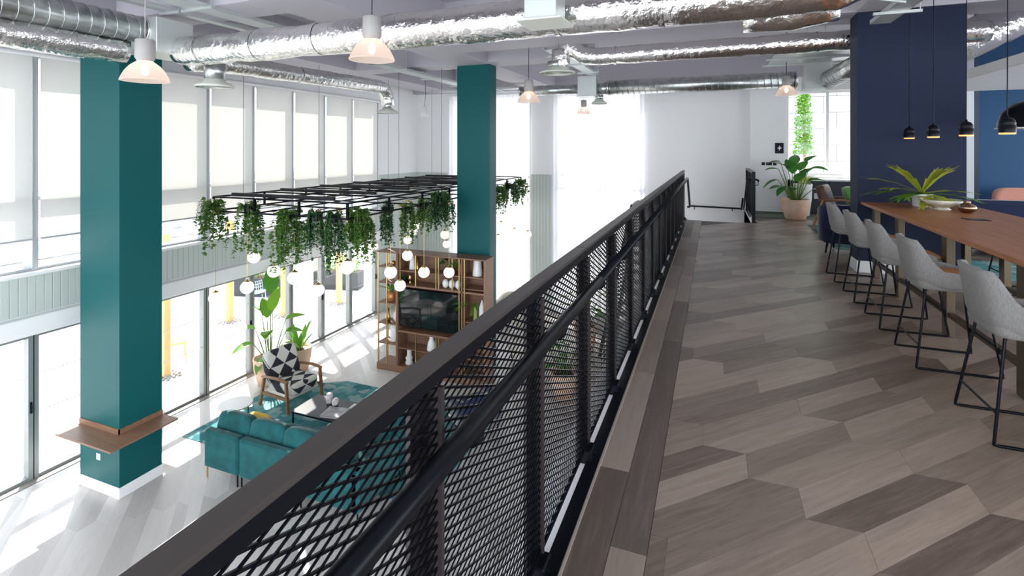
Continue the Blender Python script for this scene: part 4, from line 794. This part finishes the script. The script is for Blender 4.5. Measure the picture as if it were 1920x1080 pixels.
for s in (-1, 1):
    y = s*.34; MB().bar((-.40, y, 0), (-.22, y, .58), .035, .05).build('leg', BROWNW, lc); MB().bar((.36, y, 0), (.28, y, .56), .035, .05).build('leg', BROWNW, lc); MB().tube([(-.30, y, .575), (.1, y, .60), (.30, y, .58), (.34, y, .54)], .022, 8).build('armrest', BROWNW, lc, True); MB().bar((-.33, y, .24), (.33, y, .28), .03, .04).build('side_rail', BROWNW, lc)
cushion('bright green cushion on the brown leather chair', (2.42, 11.45, MZ+.66), (.16,.46,.40), GREENF, Matrix.Rotation(-.3, 3, 'Y')); tg = tag(MB().box(-.04, .04, -.002, .002, 0, .11).build('paper_tag', PAPER), 'small white paper tag hanging on the leather chair', 'tag'); tg.location = (1.87, 11.5, MZ+.60)
for x, y, z in GL:
    yb = min(ys, key=lambda q: abs(q-y)); MB().box(x-cx-.006, x-cx+.006, min(y, yb)-cy-.01, max(y, yb)-cy+.01, -.006, .006).build('stub_bar', BLACK, hf)
tub('tub_chair', 'navy armchair behind the navy column, half hidden', (1.9, 9.1, MZ+.012), 1.2, NAVYF, .75, .74)
nsf = thing('navy_sofa', 'navy sofa beyond the right side of the table', 'sofa', (4.3, 9.5, MZ)); MB().cbox(-.85, 1.2, -.12, .10, .12, .84, .05).build('backrest', NAVYF, nsf); MB().cbox(-.85, 1.2, .0, .85, .12, .44, .05).build('seat', NAVYF, nsf); MB().cbox(-.92, -.74, -.1, .85, .12, .62, .05).build('armrest', NAVYF, nsf)
for x in (-.8, 1.1):
    for y in (-.05, .78): MB().tube([(x, y, 0), (x, y, .13)], .018, 8).build('leg', BLACK, nsf)
tub('tub_chair', 'pink armchair in front of the blue wall', (4.75, 10.7, MZ), -1.5, PINKF, .85, .93)
tag(MB().cbox(3.0, 7, 7.9, 9.1, MZ, MZ+.012, .004).build('area_rug', RUG), 'teal rug seen under the table at the right', 'rug')

# ================================================================ OUTSIDE, ON THE TERRACE
for i, (x, y, lab) in enumerate(((-10.75, 7.36, 'timber terrace post nearest the front teal column'), (-12.5, 10.35, 'second timber terrace post from the left'), (-11.5, 11.3, 'third timber terrace post from the left'), (-10.8, 12.8, 'rightmost timber terrace post beside the planter'))):
    p = thing('timber_post', lab, 'post', (x, y, -.02), group='terrace posts'); MB().cbox(-.07, .07, -.07, .07, 0, 3.0, .008).build('shaft', ASH, p)
    for k in range(30): a = k*2.4; r = .09+.2*(k/30); MB().pillow((r*math.cos(a), r*math.sin(a), .02), (.07, .06, .045), .7, 6).build('stone', GRAVEL, p)
pg = thing('pergola_roof', 'pale slatted pergola over the terrace casting striped shade', 'pergola', (-11, 8, 2.98))
for i in range(5): MB().box(-2.4, .9, -7.5+i*3.4, -7.42+i*3.4, 0, .16).build('rafter', FRAMEW, pg)
for i in range(5): MB().box(-2.4+i*.75, -2.30+i*.75, -8, 7, .16, .26).build('slat', FRAMEW, pg)
def wire_chair(label, x, y, rz, m):
    t = thing('terrace_chair', label, 'chair', (x, y, -.02), rz); v = []; f = []
    for i in range(9):
        for k in range(9):
            a = (i-4)/4; h = k/8; z = .42+(.42*max(0, (h-.45)/.55)); xx = .26-.5*min(1, h/.5)-(.10*max(0, (h-.5)/.5)); v.append((xx, a*(.27-.05*h), z+.05*a*a))
    for i in range(8):
        for k in range(8): q = i*9+k; f.append((q, q+9, q+10, q+1))
    o = MB().add(v, f).build('shell', m, t); w = o.modifiers.new('wire', 'WIREFRAME'); w.thickness = .014
    for sx in (-.2, .22):
        for sy in (-.2, .2): MB().tube([(sx, sy, .42), (sx*1.15, sy*1.15, 0)], .009, 6).build('leg', m, t)
wire_chair('pale blue wire chair outside in front of the planter', -11.6, 11.9, .6, SKYB); wire_chair('pale blue wire chair further left on the terrace', -12.9, 11.6, 2.2, SKYB); wire_chair('yellow wire chair outside at the left edge', -12.2, 4.7, .4, YELM); wire_chair('yellow wire chair outside beside the nearest timber post', -11.3, 7.9, 1.0, YELM)
for x, y, lab in ((-12.0, 14.2, 'dark planter box with shrubs behind the blue chair'), (-13.8, 12.6, 'dark planter box with shrubs further left')):
    p = thing('planter_box', lab, 'planter', (x, y, -.02), .25); MB().cbox(-.8, .8, -.25, .25, 0, .6, .01).build('box', PLANTER, p); MB().box(-.77, .77, -.22, .22, .58, .605).build('soil', SOIL, p); b = MB(); q = random.Random(int(-x*10))
    for k in range(420):
        c = Vector((q.uniform(-.75,.75), q.uniform(-.25,.25), .62+.45*q.random())); d = Vector((q.uniform(-1,1), q.uniform(-1,1), q.uniform(-.2,1))).normalized(); w = d.orthogonal().normalized(); l = .08
        b.add([c, c+d*l*.5+w*l*.35, c+d*l, c+d*l*.5-w*l*.35], [(0,1,2,3)])
    b.build('foliage', LEAF, p)['kind'] = 'stuff'
nb = thing('neighbour_building', 'pale low building with louvred roof beyond the terrace', 'building', (-27, 8, 0)); MB().box(-4, 0, -30, 26, 0, 3.4).build('wall', mat('far_render', (.62,.63,.65), .8), nb)
for i in range(9): MB().box(.0, .25, -30, 26, .6+i*.3, .68+i*.3).build('louvre', mat('far_louvre', (.42,.44,.47), .6) if i == 0 else bpy.data.materials['far_louvre'], nb)
wb = thing('white_building', 'white panelled building outside the far right window', 'building', (3.5, 21, 0)); MB().box(-4.5, 6, .05, 3, 0, 9).build('wall', mat('far_joint', (.24,.24,.25), .8), wb)
pan = MB().cbox(-.585, .585, 0, .06, 0, .57, .006).mesh('panel', mat('far_panel', (.34,.34,.35), .5))
for r in range(10):
    for k in range(9): put('panel', pan, wb, (-4+k*1.18+(.4 if r % 2 else 0), 0, 4.9+r*.58-1.16))
MB().box(-4.5, 6, -.35, .0, 3.35, 3.6).build('ledge', mat('far_ledge', (.16,.16,.18), .7), wb)
tr = thing('slim_tree', 'slim leafy tree outside the far right window', 'tree', (2.72, 19, 0)); MB().tube([(0,0,0), (.05,0,3.5), (0,.05,7.6)], [.07, .05, .015], 8).build('trunk', BROWNW, tr, True); b = MB(); q = random.Random(9)
for k in range(2600):
    h = q.random(); a = q.uniform(0, 6.3); r = .27*(1-h*.5)*math.sqrt(q.random()); c = Vector((r*math.cos(a), r*math.sin(a), 4.6+3.4*h)); d = Vector((q.uniform(-1,1), q.uniform(-1,1), q.uniform(-.6,.6))).normalized(); w = d.orthogonal().normalized(); l = .085
    b.add([c, c+d*l*.5+w*l*.35, c+d*l, c+d*l*.5-w*l*.35], [(0,1,2,3)])
b.build('foliage', LEAF, tr)['kind'] = 'stuff'
